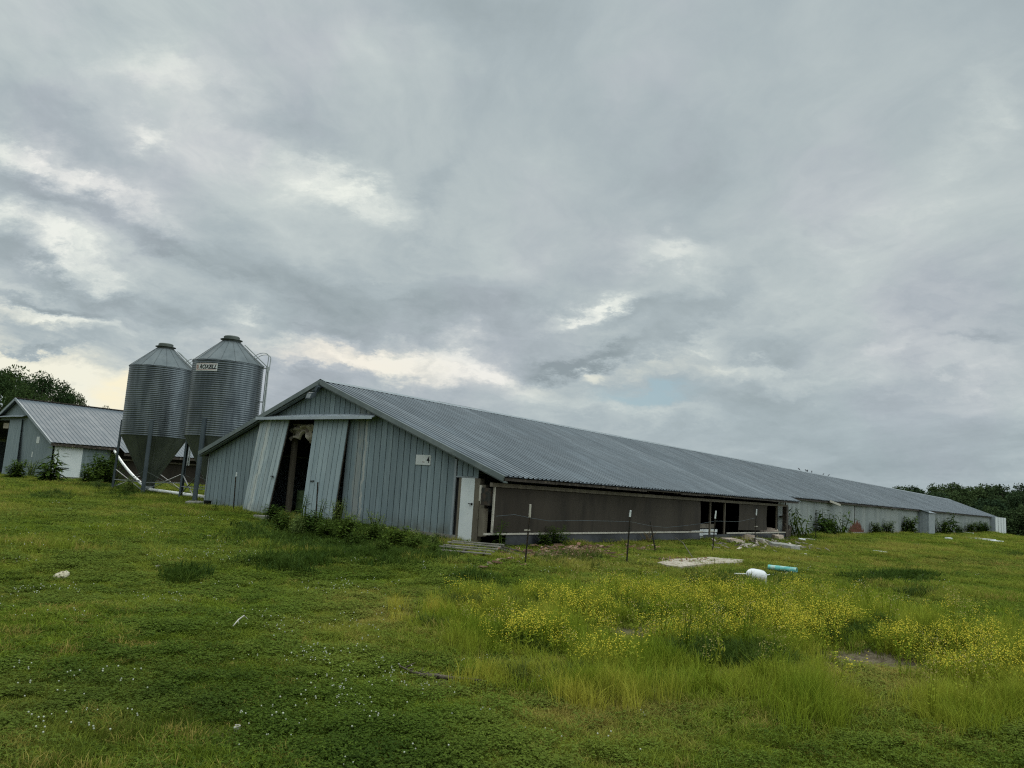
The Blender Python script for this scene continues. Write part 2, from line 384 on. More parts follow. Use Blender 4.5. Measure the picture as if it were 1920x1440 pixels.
def boards(mb, x0, x1, y, ztop, zbot, w=.262, gap=.030, th=.03, jit=.0):
    """vertical boards on a plane of constant y; ztop/zbot are functions of x or numbers"""
    zt = ztop if callable(ztop) else (lambda q: ztop); zb = zbot if callable(zbot) else (lambda q: zbot)
    n = max(1, round((x1-x0)/w)); w = (x1-x0)/n
    for i in range(n):
        a = x0+i*w+gap/2; b = x0+(i+1)*w-gap/2
        if zt((a+b)/2) <= zb((a+b)/2)+.03: continue
        j = random.uniform(-jit, jit); k = random.uniform(-.012, .012)
        za, zc = max(zt(a), zb(a)), max(zt(b), zb(b))
        mb.hexa([(a, y-th+j, zb(a)+k), (b, y-th+j, zb(b)+k), (b, y, zb(b)+k), (a, y, zb(a)+k), (a, y-th+j, za), (b, y-th+j, zc), (b, y, zc), (a, y, za)])
def panel_boards(mb, tl, tr, br, bl, n, gap=.026, th=.03, nrm=(0, -1, 0)):
    nrm = np.array(nrm, float)*th
    W = np.linalg.norm(np.array(tr)-np.array(tl)); g = gap/W/2
    for i in range(n):
        s, e = i/n+g, (i+1)/n-g
        dz = np.array([0, 0, random.uniform(-.035, .02)])
        A, B, C, D = lin(tl, tr, s), lin(tl, tr, e), lin(bl, br, e)+dz, lin(bl, br, s)+dz
        mb.hexa([D, C, C+nrm, D+nrm, A, B, B+nrm, A+nrm])
def ribbed(mb, p0, p1, along, length, nrm, rib=.23, h=.034, th=.012, jag=0.0):
    """ribbed sheet: section runs along `along`, sheet spans p0 (upper) to p1 (lower)"""
    p0 = np.array(p0, float); p1 = np.array(p1, float); al = np.array(along, float); nr = np.array(nrm, float)
    prof = []; n = int(length/rib)
    for i in range(n):
        s = i*rib
        prof += [(s, 0), (s+rib*.56, 0), (s+rib*.62, h), (s+rib*.92, h), (s+rib*.985, 0)]
    prof.append((length, 0))
    fall = (p1-p0)/np.linalg.norm(p1-p0)
    base = len(mb.v); m = len(prof)
    jj = {}
    for q, pt in ((0, p0), (1, p1)):
        for (s, hh) in prof:
            e = 0
            if q and jag: e = jj.setdefault(int(s/.92), random.uniform(-jag, jag))
            mb.v.append(tuple(pt+al*s+nr*hh+fall*e))
    for i in range(m-1): mb.f.append((base+i, base+i+1, base+m+i+1, base+m+i))
    # flat underside
    a = p0-nr*th; b = p1-nr*th
    mb.poly(a, b, b+al*length, a+al*length)

# ================================================================== GROUND
def axis(lo, hi, c0, c1, d0, g=1.12):
    v = list(np.arange(c0, c1+1e-6, d0)); s = d0; x = c1
    while x < hi: s *= g; x += s; v.append(x)
    s = d0; x = c0; left = []
    while x > lo: s *= g; x -= s; left.append(x)
    return np.array(left[::-1]+v)
xs = axis(-1500, 1500, -30, 8, .3); ys = axis(-900, 2500, 3, 45, .3)
XX, YY = np.meshgrid(xs, ys); ZZ = Z(XX, YY)
V = np.stack([XX.ravel(), YY.ravel(), ZZ.ravel()], 1)
nx, ny = len(xs), len(ys)
ii = (np.arange(ny-1)[:, None]*nx+np.arange(nx-1)[None, :]).ravel()
FQ = np.stack([ii, ii+1, ii+nx+1, ii+nx], 1)
# pixel-shaped patches used to lay out the meadow: (cx, cy, rx, ry, amount)
def lobes(px, py, L):
    o = np.zeros(np.shape(px))
    for (cx, cy, rx, ry, am) in L: o = np.maximum(o, am*np.exp(-((px-cx)/rx)**2-((py-cy)/ry)**2))
    return o
BARE = [(1180, 1188, 100, 13, 1.1), (1250, 1178, 50, 9, 1), (1600, 1236, 90, 18, 1.6), (1690, 1248, 70, 13, 1.4), (1060, 1038, 110, 15, 1.1), (940, 1035, 60, 12, .9), (1180, 1030, 90, 10, .8), (1418, 1097, 34, 10, 1.4), (1467, 1076, 34, 5, .7), (870, 1040, 50, 9, .9), (1312, 1062, 80, 8, .9),
        (1430, 1022, 110, 14, 1), (835, 1281, 80, 9, .9), (760, 1150, 40, 7, .25), (500, 975, 25, 5, .8), (365, 944, 40, 4, .8), (1520, 1020, 60, 6, .4)]
TALL = [(1010, 1195, 60, 24, 1), (930, 1195, 60, 20, .9), (1280, 1125, 190, 22, 1), (1480, 1165, 190, 22, 1), (1120, 1130, 150, 20, .8), (1720, 1196, 170, 18, 1), (1340, 1225, 150, 30, 1), (1180, 1235, 90, 22, .8),
        (900, 1130, 90, 16, .6), (825, 1165, 45, 10, .8), (1890, 1250, 70, 30, 1), (1830, 1330, 90, 30, .6), (1540, 1330, 60, 20, .7), (1080, 1270, 170, 22, .6), (1400, 1290, 120, 16, .7), (1120, 1300, 60, 16, .7)]
GLOW = [(1010, 1182, 55, 22, 1.8), (940, 1150, 60, 14, .4), (1290, 1120, 190, 18, .9), (1480, 1165, 180, 20, .8), (1720, 1205, 160, 22, .7), (1300, 1180, 150, 14, .7), (1890, 1250, 60, 26, .9), (900, 1120, 90, 12, .2), (1120, 1140, 120, 14, .45), (1150, 1255, 60, 12, .3), (1760, 1260, 100, 18, .4)]
GLOW = [(a, b+24, c, d, e) for (a, b, c, d, e) in GLOW]; TALL = [(a, b+14, c, d, e) for (a, b, c, d, e) in TALL]   # plants stand taller than their feet
HOLE = [(1630, 1262, 120, 30, 1), (1190, 1205, 90, 14, .9)]
MIDT = [(345, 1082, 26, 10, 1), (545, 1063, 50, 8, .9), (895, 1092, 30, 6, .8), (720, 1040, 110, 16, 1), (610, 1010, 100, 24, 1), (800, 1045, 40, 12, .8), (1060, 1050, 50, 12, .6), (1700, 1085, 50, 6, .8), (1715, 1118, 20, 6, 1), (190, 915, 35, 6, .8), (240, 925, 25, 6, .8), (100, 930, 20, 5, .7),
        (1650, 1090, 50, 5, .5), (1380, 1100, 80, 12, .6), (1900, 1042, 20, 4, .6)]
DRY = [(760, 1150, 140, 34, .85), (700, 1125, 110, 18, .7), (560, 1180, 90, 16, .4), (1780, 1060, 160, 14, .4), (1600, 1030, 180, 10, .35), (60, 1245, 70, 16, .5), (330, 1382, 50, 10, .7), (1080, 1345, 170, 40, .75), (900, 1290, 170, 26, .55), (1000, 1420, 160, 30, .5), (1250, 1060, 120, 14, .45), (1230, 1010, 70, 12, .8), (1090, 1055, 60, 16, .6), (20, 1290, 40, 16, .4), (640, 1240, 130, 20, .25), (1440, 1060, 140, 14, .3), (1250, 1400, 250, 25, .35), (1180, 1190, 130, 10, .5)]
CLOV = [(520, 1370, 380, 110, 1), (120, 1160, 160, 50, .6), (300, 1200, 220, 40, .8), (760, 1410, 200, 60, 1), (100, 1400, 200, 60, .7), (700, 1060, 120, 25, .5)]
ppx, ppy, ppz = project(V)
bare = lobes(ppx, ppy, BARE)*(V@FWD > 1)
gm = bpy.data.meshes.new('ground'); gm.from_pydata(V.tolist(), [], FQ.tolist()); gm.materials.append(M['ground'])
gm.polygons.foreach_set('use_smooth', [True]*len(gm.polygons))
at = gm.attributes.new('bare', 'FLOAT', 'POINT'); at.data.foreach_set('value', bare.astype(np.float32))
go = bpy.data.objects.new('ground', gm); COL.objects.link(go); tag(go, kind='structure')

# ================================================================== MAIN BARN
XR, ZR = -20.94, 3.30
XE, ZE = -12.79, .36          # right eave of the near section
XL, ZL = -27.83, .72          # left eave
XC = -13.42; ZC = ZR-(ZR-ZE)*(XC-XR)/(XE-XR)
YF, YW, YM, YB = 16.75, 17.05, 43.64, 162.0
sR = (ZR-ZE)/(XE-XR); sL = (ZR-ZL)/(XR-XL)
def zroof(x): return ZR-sR*(x-XR) if x > XR else ZR-sL*(XR-x)
barn = thing('poultry_barn', (-20.9, 17.05, -1.5), 'long grey metal-roofed poultry barn with leaning sliding doors and brown side curtain', 'barn', 'poultry barns')
nR = np.array([sR, 0, 1]); nR /= np.linalg.norm(nR); nL = np.array([-sL, 0, 1]); nL /= np.linalg.norm(nL)
mb = MB()
ribbed(mb, (XR, YF, ZR), (XE, YF, ZE), (0, 1, 0), YM-YF, nR, jag=.02)
ribbed(mb, (XR, YM, ZR), (XC, YM, ZC), (0, 1, 0), YB-YM, nR, jag=.05)
ribbed(mb, (XR, YF, ZR), (XL, YF, ZL), (0, 1, 0), YB-YF, nL)
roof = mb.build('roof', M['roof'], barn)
mb = MB()
for s in (0, 1):
    n, a, b = (nR, (XR, ZR), (XR+.26, ZR-sR*.26)) if s == 0 else (nL, (XR, ZR), (XR-.26, ZR-sL*.26))
    o = np.array([n[0], n[2]])*.035
    y = YF-.02
    while y < YB:
        e = min(y+3.0, YB+.02)
        k = random.uniform(0, .008)
        mb.poly((a[0], y, a[1]+.045+k), (b[0]+o[0], y, b[1]+o[1]+k), (b[0]+o[0], e, b[1]+o[1]+k), (a[0], e, a[1]+.045+k)); y = e
mb.build('ridge_cap', M['trim'], roof)
mb = MB()                                              # rake trim along the gable
for (x0, z0, x1, z1) in ((XR, ZR, XE, ZE), (XR, ZR, XL, ZL)):
    mb.bar((x0, YF-.03, z0-.06), (x1, YF-.03, z1-.06), .05, .15)
    mb.bar((x0, YF+.08, z0-.17), (x1, YF+.08, z1-.17), .16, .03)
mb.build('rake_trim', M['rake'], roof)
mb = MB()                                              # eave boards, broken along the near section
y = YF+.1
while y < YM-.3:
    e = min(y+random.uniform(1.6, 3.2), YM-.25)
    mb.box((XE-.10, y, ZE-.105+random.uniform(-.02, .025)), (XE-.06, e-.02, ZE-.035)); y = e
mb.box((XL+.06, YF+.1, ZL-.16), (XL+.10, YB-.2, ZL-.03))
y = YM+.2
while y < YB-.5:
    e = min(y+random.uniform(2.4, 4.5), YB-.3)
    mb.box((XC-.10, y, ZC-.15+random.uniform(-.02, .02)), (XC-.06, e-.02, ZC-.035)); y = e
mb.build('eave_board', M['oldwood'], roof)
mb = MB()
y = YF+.35
while y < YM: mb.bar((XR-.2, y, zroof(XR-.2)-.13), (XE-.14, y, zroof(XE-.14)-.13), .05, .12); y += 1.22
mb.box((XE-.95, YM-.07, ZE-.02), (XE-.12, YM-.03, ZE+.13))
mb.build('rafter', M['oldwood'], roof)

# gable wall
TRK = 2.10
mb = MB()
top = lambda x: zroof(x)-.16
boards(mb, -27.5, -24.55, YW, top, -1.33)
boards(mb, -24.55, -19.62, YW, top, TRK-.08)
boards(mb, -19.62, -14.84, YW, top, lambda x: -1.33-.06*(x+19.6)/5)
gw = mb.build('gable_wall', M['siding'], barn)
mb = MB(); boards(mb, -14.74, -13.92, YW, top, .31, w=.2); mb.build('wall_panel', M['siding'], barn)
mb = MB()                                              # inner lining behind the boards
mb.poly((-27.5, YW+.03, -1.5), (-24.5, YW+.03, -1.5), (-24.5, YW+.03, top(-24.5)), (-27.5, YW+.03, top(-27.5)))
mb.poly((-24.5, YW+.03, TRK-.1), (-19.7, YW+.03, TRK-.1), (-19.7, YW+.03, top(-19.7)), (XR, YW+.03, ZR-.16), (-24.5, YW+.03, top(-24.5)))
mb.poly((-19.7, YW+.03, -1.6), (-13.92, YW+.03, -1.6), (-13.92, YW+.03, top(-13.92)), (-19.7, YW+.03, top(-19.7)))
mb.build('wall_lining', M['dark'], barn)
mb = MB()
mb.box((-27.46, YW-.05, -2.0), (-24.6, YW+.12, -1.345)); mb.box((-19.6, YW-.045, -2.1), (-14.62, YW+.12, -1.375))
mb.box((-24.6, YW-.01, -2.0), (-19.6, YW+.6, -1.40))
mb.build('foundation', M['concrete'], barn)
for (a, b) in (((-14.84, YW-.05, -1.40), (-14.76, YW-.001, .80)), ((-14.76, YW-.045, .27), (-13.92, YW-.031, .31)), ((-27.56, YW-.05, -1.36), (-27.5, YW+.1, .72))):
    mb = MB(); mb.box(a, b); mb.build('corner_trim', M['trim'], barn)
# left side wall, rear gable, hidden sides
mb = MB()
mb.poly((-27.5, YW+.05, -1.9), (-27.5, YB-.3, -2.3), (-27.5, YB-.3, .82), (-27.5, YW+.05, .82))
mb.poly((-27.5, YB-.3, -2.6), (-13.7, YB-.3, -2.6), (-13.7, YB-.3, .6), (XR, YB-.3, ZR-.06), (-27.5, YB-.3, .66))
mb.build('hidden_wall', M['farsiding'], barn)
mb = MB(); mb.poly((-27.4, YW+.1, -1.47), (-13.3, YW+.1, -1.60), (-13.75, YB-.4, -1.9), (-27.4, YB-.4, -1.8)); mb.build('dirt_floor', M['soil'], barn)

# track cover
mb = MB()
A0, A1 = np.array([-24.30, YW-.02, 2.17]), np.array([-18.13, YW-.02, 2.17])
f = np.array([0, -.34, -.13]); tcap = np.array([0, 0, .03])
mb.hexa([A0+f-tcap, A1+f-tcap, A1-tcap, A0-tcap, A0+f, A1+f, A1, A0])
mb.box((-24.30, YW-.375, 1.955), (-18.17, YW-.361, 2.055))
trk = mb.build('door_track_cover', M['cover'], barn)
# sliding doors, bottoms swung outwards
def sdoor(tl, tr, br, bl, mat, n):
    mb = MB(); panel_boards(mb, tl, tr, br, bl, n)
    d = mb.build('sliding_door', mat, barn)
    mb = MB(); b = np.array([0, .012, 0])
    mb.hexa([np.array(bl)+b*3, np.array(br)+b*3, np.array(br)+b, np.array(bl)+b, np.array(tl)+b*3, np.array(tr)+b*3, np.array(tr)+b, np.array(tl)+b])
    mb.build('door_backing', M['oldwood'], d)
    return d
d1 = sdoor(onY(490, 786, YW-.12), onY(544, 786, YW-.12), onY(501, 968, YW-.55), onY(455, 960, YW-.62), M['door1'], 7)
d1['label'] = 'pale worn sliding door leaning outwards, split along its left edge'
d2 = sdoor(onY(591, 786, YW-.10), onY(655, 786, YW-.12), onY(624, 984, YW-.34), onY(564, 978, YW-.48), M['door2'], 7)
d2['label'] = 'grey sliding door hanging crooked at the right of the opening'
mb = MB(); q = onY(510, 893, YW-.47); mb.bar(q+np.array([-.07, 0, 0]), q+np.array([.07, 0, .01]), .03, .03); mb.bar(q, q+np.array([0, .06, -.04]), .03, .03); mb.build('handle', M['blackplastic'], d1)
mb = MB(); q = onY(585, 902, YW-.36); mb.bar(q+np.array([-.09, 0, 0]), q+np.array([.09, 0, .01]), .03, .03); mb.bar(q+np.array([.05, 0, 0]), q+np.array([.05, .06, .04]), .03, .03); mb.build('handle', M['blackplastic'], d2)
# wooden posts inside the doorway
mb = MB(); mb.box((-23.02, YW+.35, -1.5), (-22.86, YW+.5, 2.1)); mb.build('door_post', M['wood'], barn)
mb = MB(); mb.box((-19.72, YW+.06, -1.5), (-19.62, YW+.2, 2.0)); mb.build('door_post', M['oldwood'], barn)
# white entry door
dx0, dx1 = -14.53, -14.03
mb = MB(); mb.box((dx0, YW-.05, -1.56), (dx1, YW-.008, .265))
ed = mb.build('entry_door', M['white'], barn); ed['label'] = 'narrow white entry door with a dark lever handle'
mb = MB(); hx = -14.09; mb.tube([(hx, YW-.05, -.46), (hx, YW-.10, -.46), (hx-.09, YW-.105, -.455)], .014, 8); mb.lathe((hx, YW-.052, -.46), [(.035, 0), (.035, .01), (.02, .014)], 12, (0, -1, 0)); mb.build('handle', M['blackplastic'], ed)
mb = MB(); mb.box((-14.64, YW-.03, -1.6), (-14.54, YW+.1, .268)); mb.box((-14.02, YW-.06, -1.62), (-13.82, YW+.12, .268)); mb.build('door_frame', M['wood'], barn)
mb = MB(); mb.box((-13.80, YW-.06, -1.34), (-13.62, YW+.08, .10)); mb.box((-13.58, YW-.3, -1.30), (-13.40, YW-.15, -.55)); mb.build('corner_post', M['wood'], barn)
# white torn scraps and box by the corner
mb = MB()
for (a, b, c, d) in ((-13.62, -13.55, -.35, .08), (-13.56, -13.44, -.42, -.30), (-13.55, -13.40, -.14, -.09)):
    mb.box((a, YW-.33, c), (b, YW-.29, d))
mb.build('torn_lining', M['palewood'], barn)
mb = MB(); mb.box((-13.52, YW-.36, -.46), (-13.27, YW-.16, .02)); mb.build('control_box', M['post'], barn)

# right side of the near section: plate, curtain, batten, skirt
XW = -13.24
mb = MB(); mb.bar((XW+.02, YF-.02, .115), (XW+.02, 42.6, .085), .09, .11); mb.build('wall_plate', M['wood'], barn)
def curtain(y0, y1, lab=None):
    mb = MB(); n = max(2, int((y1-y0)/.18)); rows = 6
    base = 0
    for i in range(n+1):
        y = y0+(y1-y0)*i/n
        for k in range(rows+1):
            t = k/rows; z = .055*(1-t)-1.20*t
            mb.v.append((XW+.03*math.sin(y*1.7+.6*math.sin(y*.6))*t+.035*math.sin(math.pi*t)*math.sin(y*.43)+random.uniform(-.004, .004), y, z+.01*math.sin(y*1.1)))
    for i in range(n):
        for k in range(rows):
            a = i*(rows+1)+k; mb.f.append((a, a+1, a+rows+2, a+rows+1))
    o = mb.build('side_curtain', M['curtain'], barn, True)
    if lab: o['label'] = lab
    return o
curtain(16.95, 31.03, 'long brown curtain closing the near stretch of the side wall'); curtain(35.55, 39.5, 'short brown curtain between two dark openings')
mb = MB(); mb.bar((XW+.03, 16.88, -1.19), (XW+.03, 16.88, .055), .05, .05); mb.build('curtain_batten', M['palewood'], barn)
mb = MB(); mb.bar((XW+.06, 16.5, -1.225), (XW+.06, 31.2, -1.235), .05, .05); mb.build('curtain_batten', M['palewood'], barn)
mb = MB(); mb.bar((XW+.06, 33.9, -1.31), (XW+.06, 42.2, -1.32), .05, .06); mb.build('curtain_batten', M['palewood'], barn)
for (a, b, z0, z1) in ((17.5, 30.9, -1.255, -1.60), (31.3, 42.2, -1.36, -1.75)):
    n = int((b-a)/.3); mb = MB()
    for i in range(n):
        y0 = a+(b-a)*i/n; y1 = a+(b-a)*(i+1)/n
        o0, o1 = .03*math.sin(y0*2.1), .03*math.sin(y1*2.1)
        mb.poly((XW+.05, y0, z0), (XW+.05, y1, z0), (XW+.07+o1, y1, z1+.06), (XW+.07+o0, y0, z1+.06))
    mb.build('wall_skirt', M['skirt'], barn)
for i, y in enumerate((32.25, 33.9, 41.1)):
    mb = MB(); mb.box((XW-.10, y-.035, -1.6), (XW-.03, y+.035, .06)); mb.build('stud', M['wood'], barn)
mb = MB(); mb.box((XW-.16, 16.9, -1.8), (XW-.02, 42.2, -1.50)); mb.build('sill_wall', M['concrete'], barn)
mb = MB(); mb.box((XW-.10, 42.2, -1.95), (XW+.12, 42.5, .04)); mb.build('end_post', M['oldwood'], barn)
# far stretch: ribbed pale metal wall
XS = -13.69
mb = MB()
ribbed(mb, (XS, 42.55, .56), (XS, 42.55, -1.50), (0, 1, 0), 42.0, (1, 0, 0), .24, .022)
ribbed(mb, (XS, 84.55, .56), (XS, 84.55, -1.72), (0, 1, 0), YB-84.9, (1, 0, 0), .24, .022)
fw = mb.build('side_wall', M['sidewall'], barn)
mb = MB(); q = onX(1603, 950, XS+.03)[1]; mb.box((XS+.025, q-.06, -.75), (XS+.034, q+.06, .42)); mb.build('wall_slot', M['dark'], barn)
mb = MB(); mb.box((XS-.1, 42.6, -2.1), (XS+.03, 84.5, -1.45)); mb.box((XS-.1, 84.5, -2.6), (XS+.03, YB-.3, -1.68)); mb.build('foundation', M['concrete'], barn)
mb = MB(); mb.box((XS+.03, 42.7, -.55), (XS+.35, 43.3, -.47)); mb.bar((XS+.32, 42.9, -1.5), (XS+.32, 42.9, -.5), .04, .04); mb.bar((XS+.2, 43.3, -1.5), (XS+.1, 43.5, .3), .05, .05); mb.bar((XS+.3, 43.1, -1.6), (XS+.35, 43.3, -1.0), .25, .3); mb.build('winch_bracket', M['oldwood'], barn)
mb = MB(); q = onX(1562, 942, XC+.05); mb.bar(q+np.array([.0, -.7, .06]), q+np.array([.1, 1.4, -.14]), .05, .14); mb.build('loose_board', M['palewood'], barn)
# lean-to fan housing
q = onY(1742, 985, 84.5); X1 = q[0]; yq = onX(1753, 985, X1)[1]
mb = MB()
zt0, zt1 = zroof(XS)+.0, zroof(X1)
ribbed(mb, (XS+.02, 84.5, zt0-.1), (XS+.02, 84.5, -1.95), (1, 0, 0), X1-XS-.02, (0, -1, 0), .24, .02)
mb.poly((X1, 84.5, -1.98), (X1, yq, -1.98), (X1, yq, zt1-.03), (X1, 84.5, zt1-.03))
mb.poly((XS, yq, -1.95), (X1, yq, -1.95), (X1, yq, zt1-.03), (XS, yq, zt0-.1))
an = mb.build('lean_to', M['trim'], barn)
mb = MB(); mb.poly((XC-.02, 84.3, ZC+.03), (X1+.12, 84.3, zt1+.0), (X1+.12, yq+.2, zt1+.0), (XC-.02, yq+.2, ZC+.03)); mb.poly((X1+.12, 84.3, zt1-.02), (X1+.12, yq+.2, zt1-.02), (XC-.02, yq+.2, ZC+.0), (XC-.02, 84.3, ZC+.0)); mb.build('roof_flap', M['roof'], an)
q = onY(1866, 985, 150.); X2 = q[0]; y2 = 156.
mb = MB(); mb.box((XS+.03, 150, -2.1), (X2, 150.3, zroof(XS)-.05)); mb.build('lean_to', M['trim'], barn)
mb = MB()
for i in range(4): mb.box((X2-.04, 150.4+i*5, -2.2), (X2+.04, 154.2+i*5, zroof(XS)-.12))
mb.build('lean_to_panel', M['white'], barn)
# flood light under the apex
mb = MB(); lx = -21.02; mb.bar((lx, YF-.05, 2.92), (lx, YF-.22, 2.92), .05, .05)
mb.hexa([(lx-.13, YF-.40, 2.62), (lx+.13, YF-.40, 2.62), (lx+.13, YF-.18, 2.70), (lx-.13, YF-.18, 2.70), (lx-.13, YF-.34, 2.82), (lx+.13, YF-.34, 2.82), (lx+.13, YF-.14, 2.88), (lx-.13, YF-.14, 2.88)])
mb.bar((lx+.02, YF-.1, 2.9), (lx+.14, YF-.1, 3.08), .12, .12)
fl = mb.build('flood_light', M['leg'], barn)
mb = MB(); mb.poly((lx-.11, YF-.403, 2.645), (lx+.11, YF-.403, 2.645), (lx+.11, YF-.345, 2.80), (lx-.11, YF-.345, 2.80)); mb.build('lamp_glass', M['brace'], fl)

# torn tarp hanging in the doorway
mb = MB(); nx_, nz_ = 22, 9
TL, TRr = onY(548, 795, YW+.25), onY(592, 795, YW+.25)
for i in range(nx_+1):
    s = i/nx_; drop = .50+.12*math.sin(s*9)+.10*math.sin(s*17+1)-.25*max(0, .25-s)
    for k in range(nz_+1):
        t = k/nz_
        p = lin(TL, TRr, s)+np.array([0.03*math.sin(t*9), .10*math.sin(t*11+s*4)+.05*math.sin(s*23), -drop*t])
        mb.v.append(tuple(p))
for i in range(nx_):
    for k in range(nz_): a = i*(nz_+1)+k; mb.f.append((a, a+1, a+nz_+2, a+nz_+1))
o = mb.build('canvas_tarp', M['tarp'], None, True); tag(o, 'crumpled beige tarp hanging at the top of the open barn doorway', 'tarp')
# green barrel inside
q = onY(566, 905, YW+1.2); mb = MB(); mb.lathe((q[0]+.25, q[1], -1.45), [(.27, 0), (.29, .03), (.29, .3), (.305, .32), (.29, .34), (.29, .62), (.305, .64), (.29, .66), (.29, .93), (.27, .96), (.25, .95)], 28)
o = mb.build('barrel', M['greenplastic'], None, True); tag(o, 'dull green barrel standing in the dark behind the crooked door', 'barrel')
# stack of white boards inside the side opening
q0 = onX(1315, 986, XW-.5); 
o = thing('board_stack', (XW-.5, 32, -1.5), 'stack of white boards lying inside the barn behind the side opening', 'board stack')
for k in range(3):
    mb = MB(); mb.box((XW-.75, 30.9, -1.60+k*.155), (XW-.35+.03*k, 33.7, -1.60+k*.155+.12)); mb.build('board', M['white'], o)
mb = MB(); mb.box((XW-.75, 30.9, -1.13), (XW-.5, 33.9, -.95)); mb.build('support', M['wood'], o)

# number sign with 4
def text_mesh(s, size, mat, name, parent, place, shear=0.0, ext=.002, bold=0.0):
    cu = bpy.data.curves.new(name, 'FONT'); cu.body = s; cu.size = size; cu.extrude = ext; cu.shear = shear; cu.offset = bold; cu.align_x = 'CENTER'; cu.align_y = 'CENTER'
    t = bpy.data.objects.new('tmp', cu); COL.objects.link(t)
    dg = bpy.context.evaluated_depsgraph_get(); me = bpy.data.meshes.new_from_object(t.evaluated_get(dg))
    COL.objects.unlink(t); bpy.data.objects.remove(t)
    off = np.zeros(3); q = parent
    while q is not None: off += np.array(q.location); q = q.parent
    for v in me.vertices: v.co = Vector(tuple(np.array(place(*v.co))-off))
    me.materials.clear(); me.materials.append(mat); me.name = name
    o = bpy.data.objects.new(name, me); COL.objects.link(o); o.parent = parent
    return o
q = (onY(783, 854, YW)+onY(808, 871, YW))/2
sg = thing('number_sign', (q[0], YW-.03, q[2]), 'white board sign with black number 4 on the blue grey gable', 'sign', 'boards on the barn gables')
mb = MB(); mb.box((q[0]-.305, YW-.05, q[2]-.15), (q[0]+.305, YW-.026, q[2]+.15)); mb.build('board', M['sign'], sg)
text_mesh('4', .28, M['ink'], 'number', sg, lambda x, y, z: (q[0]+.21+x*.85, YW-.053-z, q[2]+.0+y), bold=.004)
text_mesh('No', .07, M['fadedink'], 'lettering', sg, lambda x, y, z: (q[0]+.02+x, YW-.053-z, q[2]-.06+y))

# ================================================================== SMALL BARN (left)
K = 1.077
gE = onD(97, 829, 41.8)*K; gY = gE[1]
gR = onY(30, 746.5, gY); xe2, ze2, xr2, zr2 = gE[0], gE[2], gR[0], gR[2]
s2 = (zr2-ze2)/(xe2-xr2); zb2 = -1.06
b2 = thing('poultry_barn', (xr2, gY, zb2), 'smaller grey poultry barn at the left with pale ribbed roof and white side door', 'barn', 'poultry barns')
n2 = np.array([s2, 0, 1]); n2 /= np.linalg.norm(n2); n2l = np.array([-s2, 0, 1])/np.linalg.norm([s2, 0, 1])
yB1 = onX(226, 838, xe2)[1]; y2end = gY+95
xx2 = xe2+.65; zx2 = zr2-s2*(xx2-xr2)
mb = MB()
ribbed(mb, (xr2, gY, zr2), (xe2, gY, ze2), (0, 1, 0), yB1-gY, n2, .26, .016)
ribbed(mb, (xr2, yB1, zr2), (xx2, yB1, zx2), (0, 1, 0), y2end-yB1, n2, .26, .016)
ribbed(mb, (xr2, gY, zr2), (2*xr2-xe2, gY, ze2), (0, 1, 0), y2end-gY, n2l, .26, .03)
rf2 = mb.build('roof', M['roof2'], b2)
mb = MB()
for s in (1, -1):
    mb.bar((xr2, gY-.03, zr2-.05), (xr2+s*(xe2-xr2), gY-.03, ze2-.05), .05, .16)
mb.build('rake_trim', M['trim'], rf2)
mb = MB(); mb.bar((xr2, gY, zr2+.02), (xr2, y2end, zr2+.02), .3, .05)
mb.build('ridge_cap', M['oldwood'], rf2)
mb = MB(); mb.box((xe2-.1, gY, ze2-.2), (xe2-.04, yB1, ze2-.05)); mb.box((xx2-.1, yB1, zx2-.2), (xx2-.04, y2end, zx2-.05)); mb.build('eave_board', M['oldwood'], rf2)
zt = lambda x: zr2-s2*abs(x-xr2)-.12
yw2 = gY+.25
od = onY(42, 785, yw2)[0]; ol = onY(0, 785, yw2)[0]-1.0
mb = MB(); boards(mb, od-.05, xe2-.35, yw2, zt, zb2-.05, .23, .008); boards(mb, ol, od-.05, yw2, zt, 2.45, .23, .008); boards(mb, 2*xr2-xe2+.35, ol, yw2, zt, zb2-.05, .23, .008)
mb.build('gable_wall', M['farsiding'], b2)
mb = MB(); mb.poly((od, yw2+.03, zb2-.2), (xe2-.35, yw2+.03, zb2-.2), (xe2-.35, yw2+.03, zt(xe2-.35)), (od, yw2+.03, zt(od)))
mb.poly((ol, yw2+.03, 2.4), (od, yw2+.03, 2.4), (od, yw2+.03, zt(od)), (xr2, yw2+.03, zt(xr2)), (ol, yw2+.03, zt(ol)))
mb.poly((2*xr2-xe2+.35, yw2+.03, zb2-.2), (ol, yw2+.03, zb2-.2), (ol, yw2+.03, zt(ol)), (2*xr2-xe2+.35, yw2+.03, zt(xe2-.35)))
mb.build('wall_lining', M['dark'], b2)
c = onY(54, 779, yw2)
mb = MB(); A0 = np.array([ol-.6, yw2-.01, c[2]+.05]); A1 = np.array([c[0], yw2-.01, c[2]+.05]); f = np.array([0, -.36, -.14])
mb.hexa([A0+f-tcap, A1+f-tcap, A1-tcap, A0-tcap, A0+f, A1+f, A1, A0]); mb.build('door_track_cover', M['trim'], b2)
q1, q2, q3, q4 = onY(20, 787, yw2-.1), onY(42, 786, yw2-.1), onY(28, 892, yw2-.35), onY(3, 892, yw2-.4)
mb = MB(); panel_boards(mb, q1, q2, q3, q4, 7, .012); mb.build('sliding_door', M['farsiding'], b2)
mb = MB(); qa = onY(14, 796, yw2+.2); mb.box((qa[0]-.5, yw2+.15, qa[2]-.25), (qa[0]+.35, yw2+.3, qa[2]+.1)); mb.build('door_lining', M['tarp'], b2)
xw2 = xe2-.35
w0 = onX(100, 860, xw2)[1]; w1 = onX(153, 860, xw2)[1]
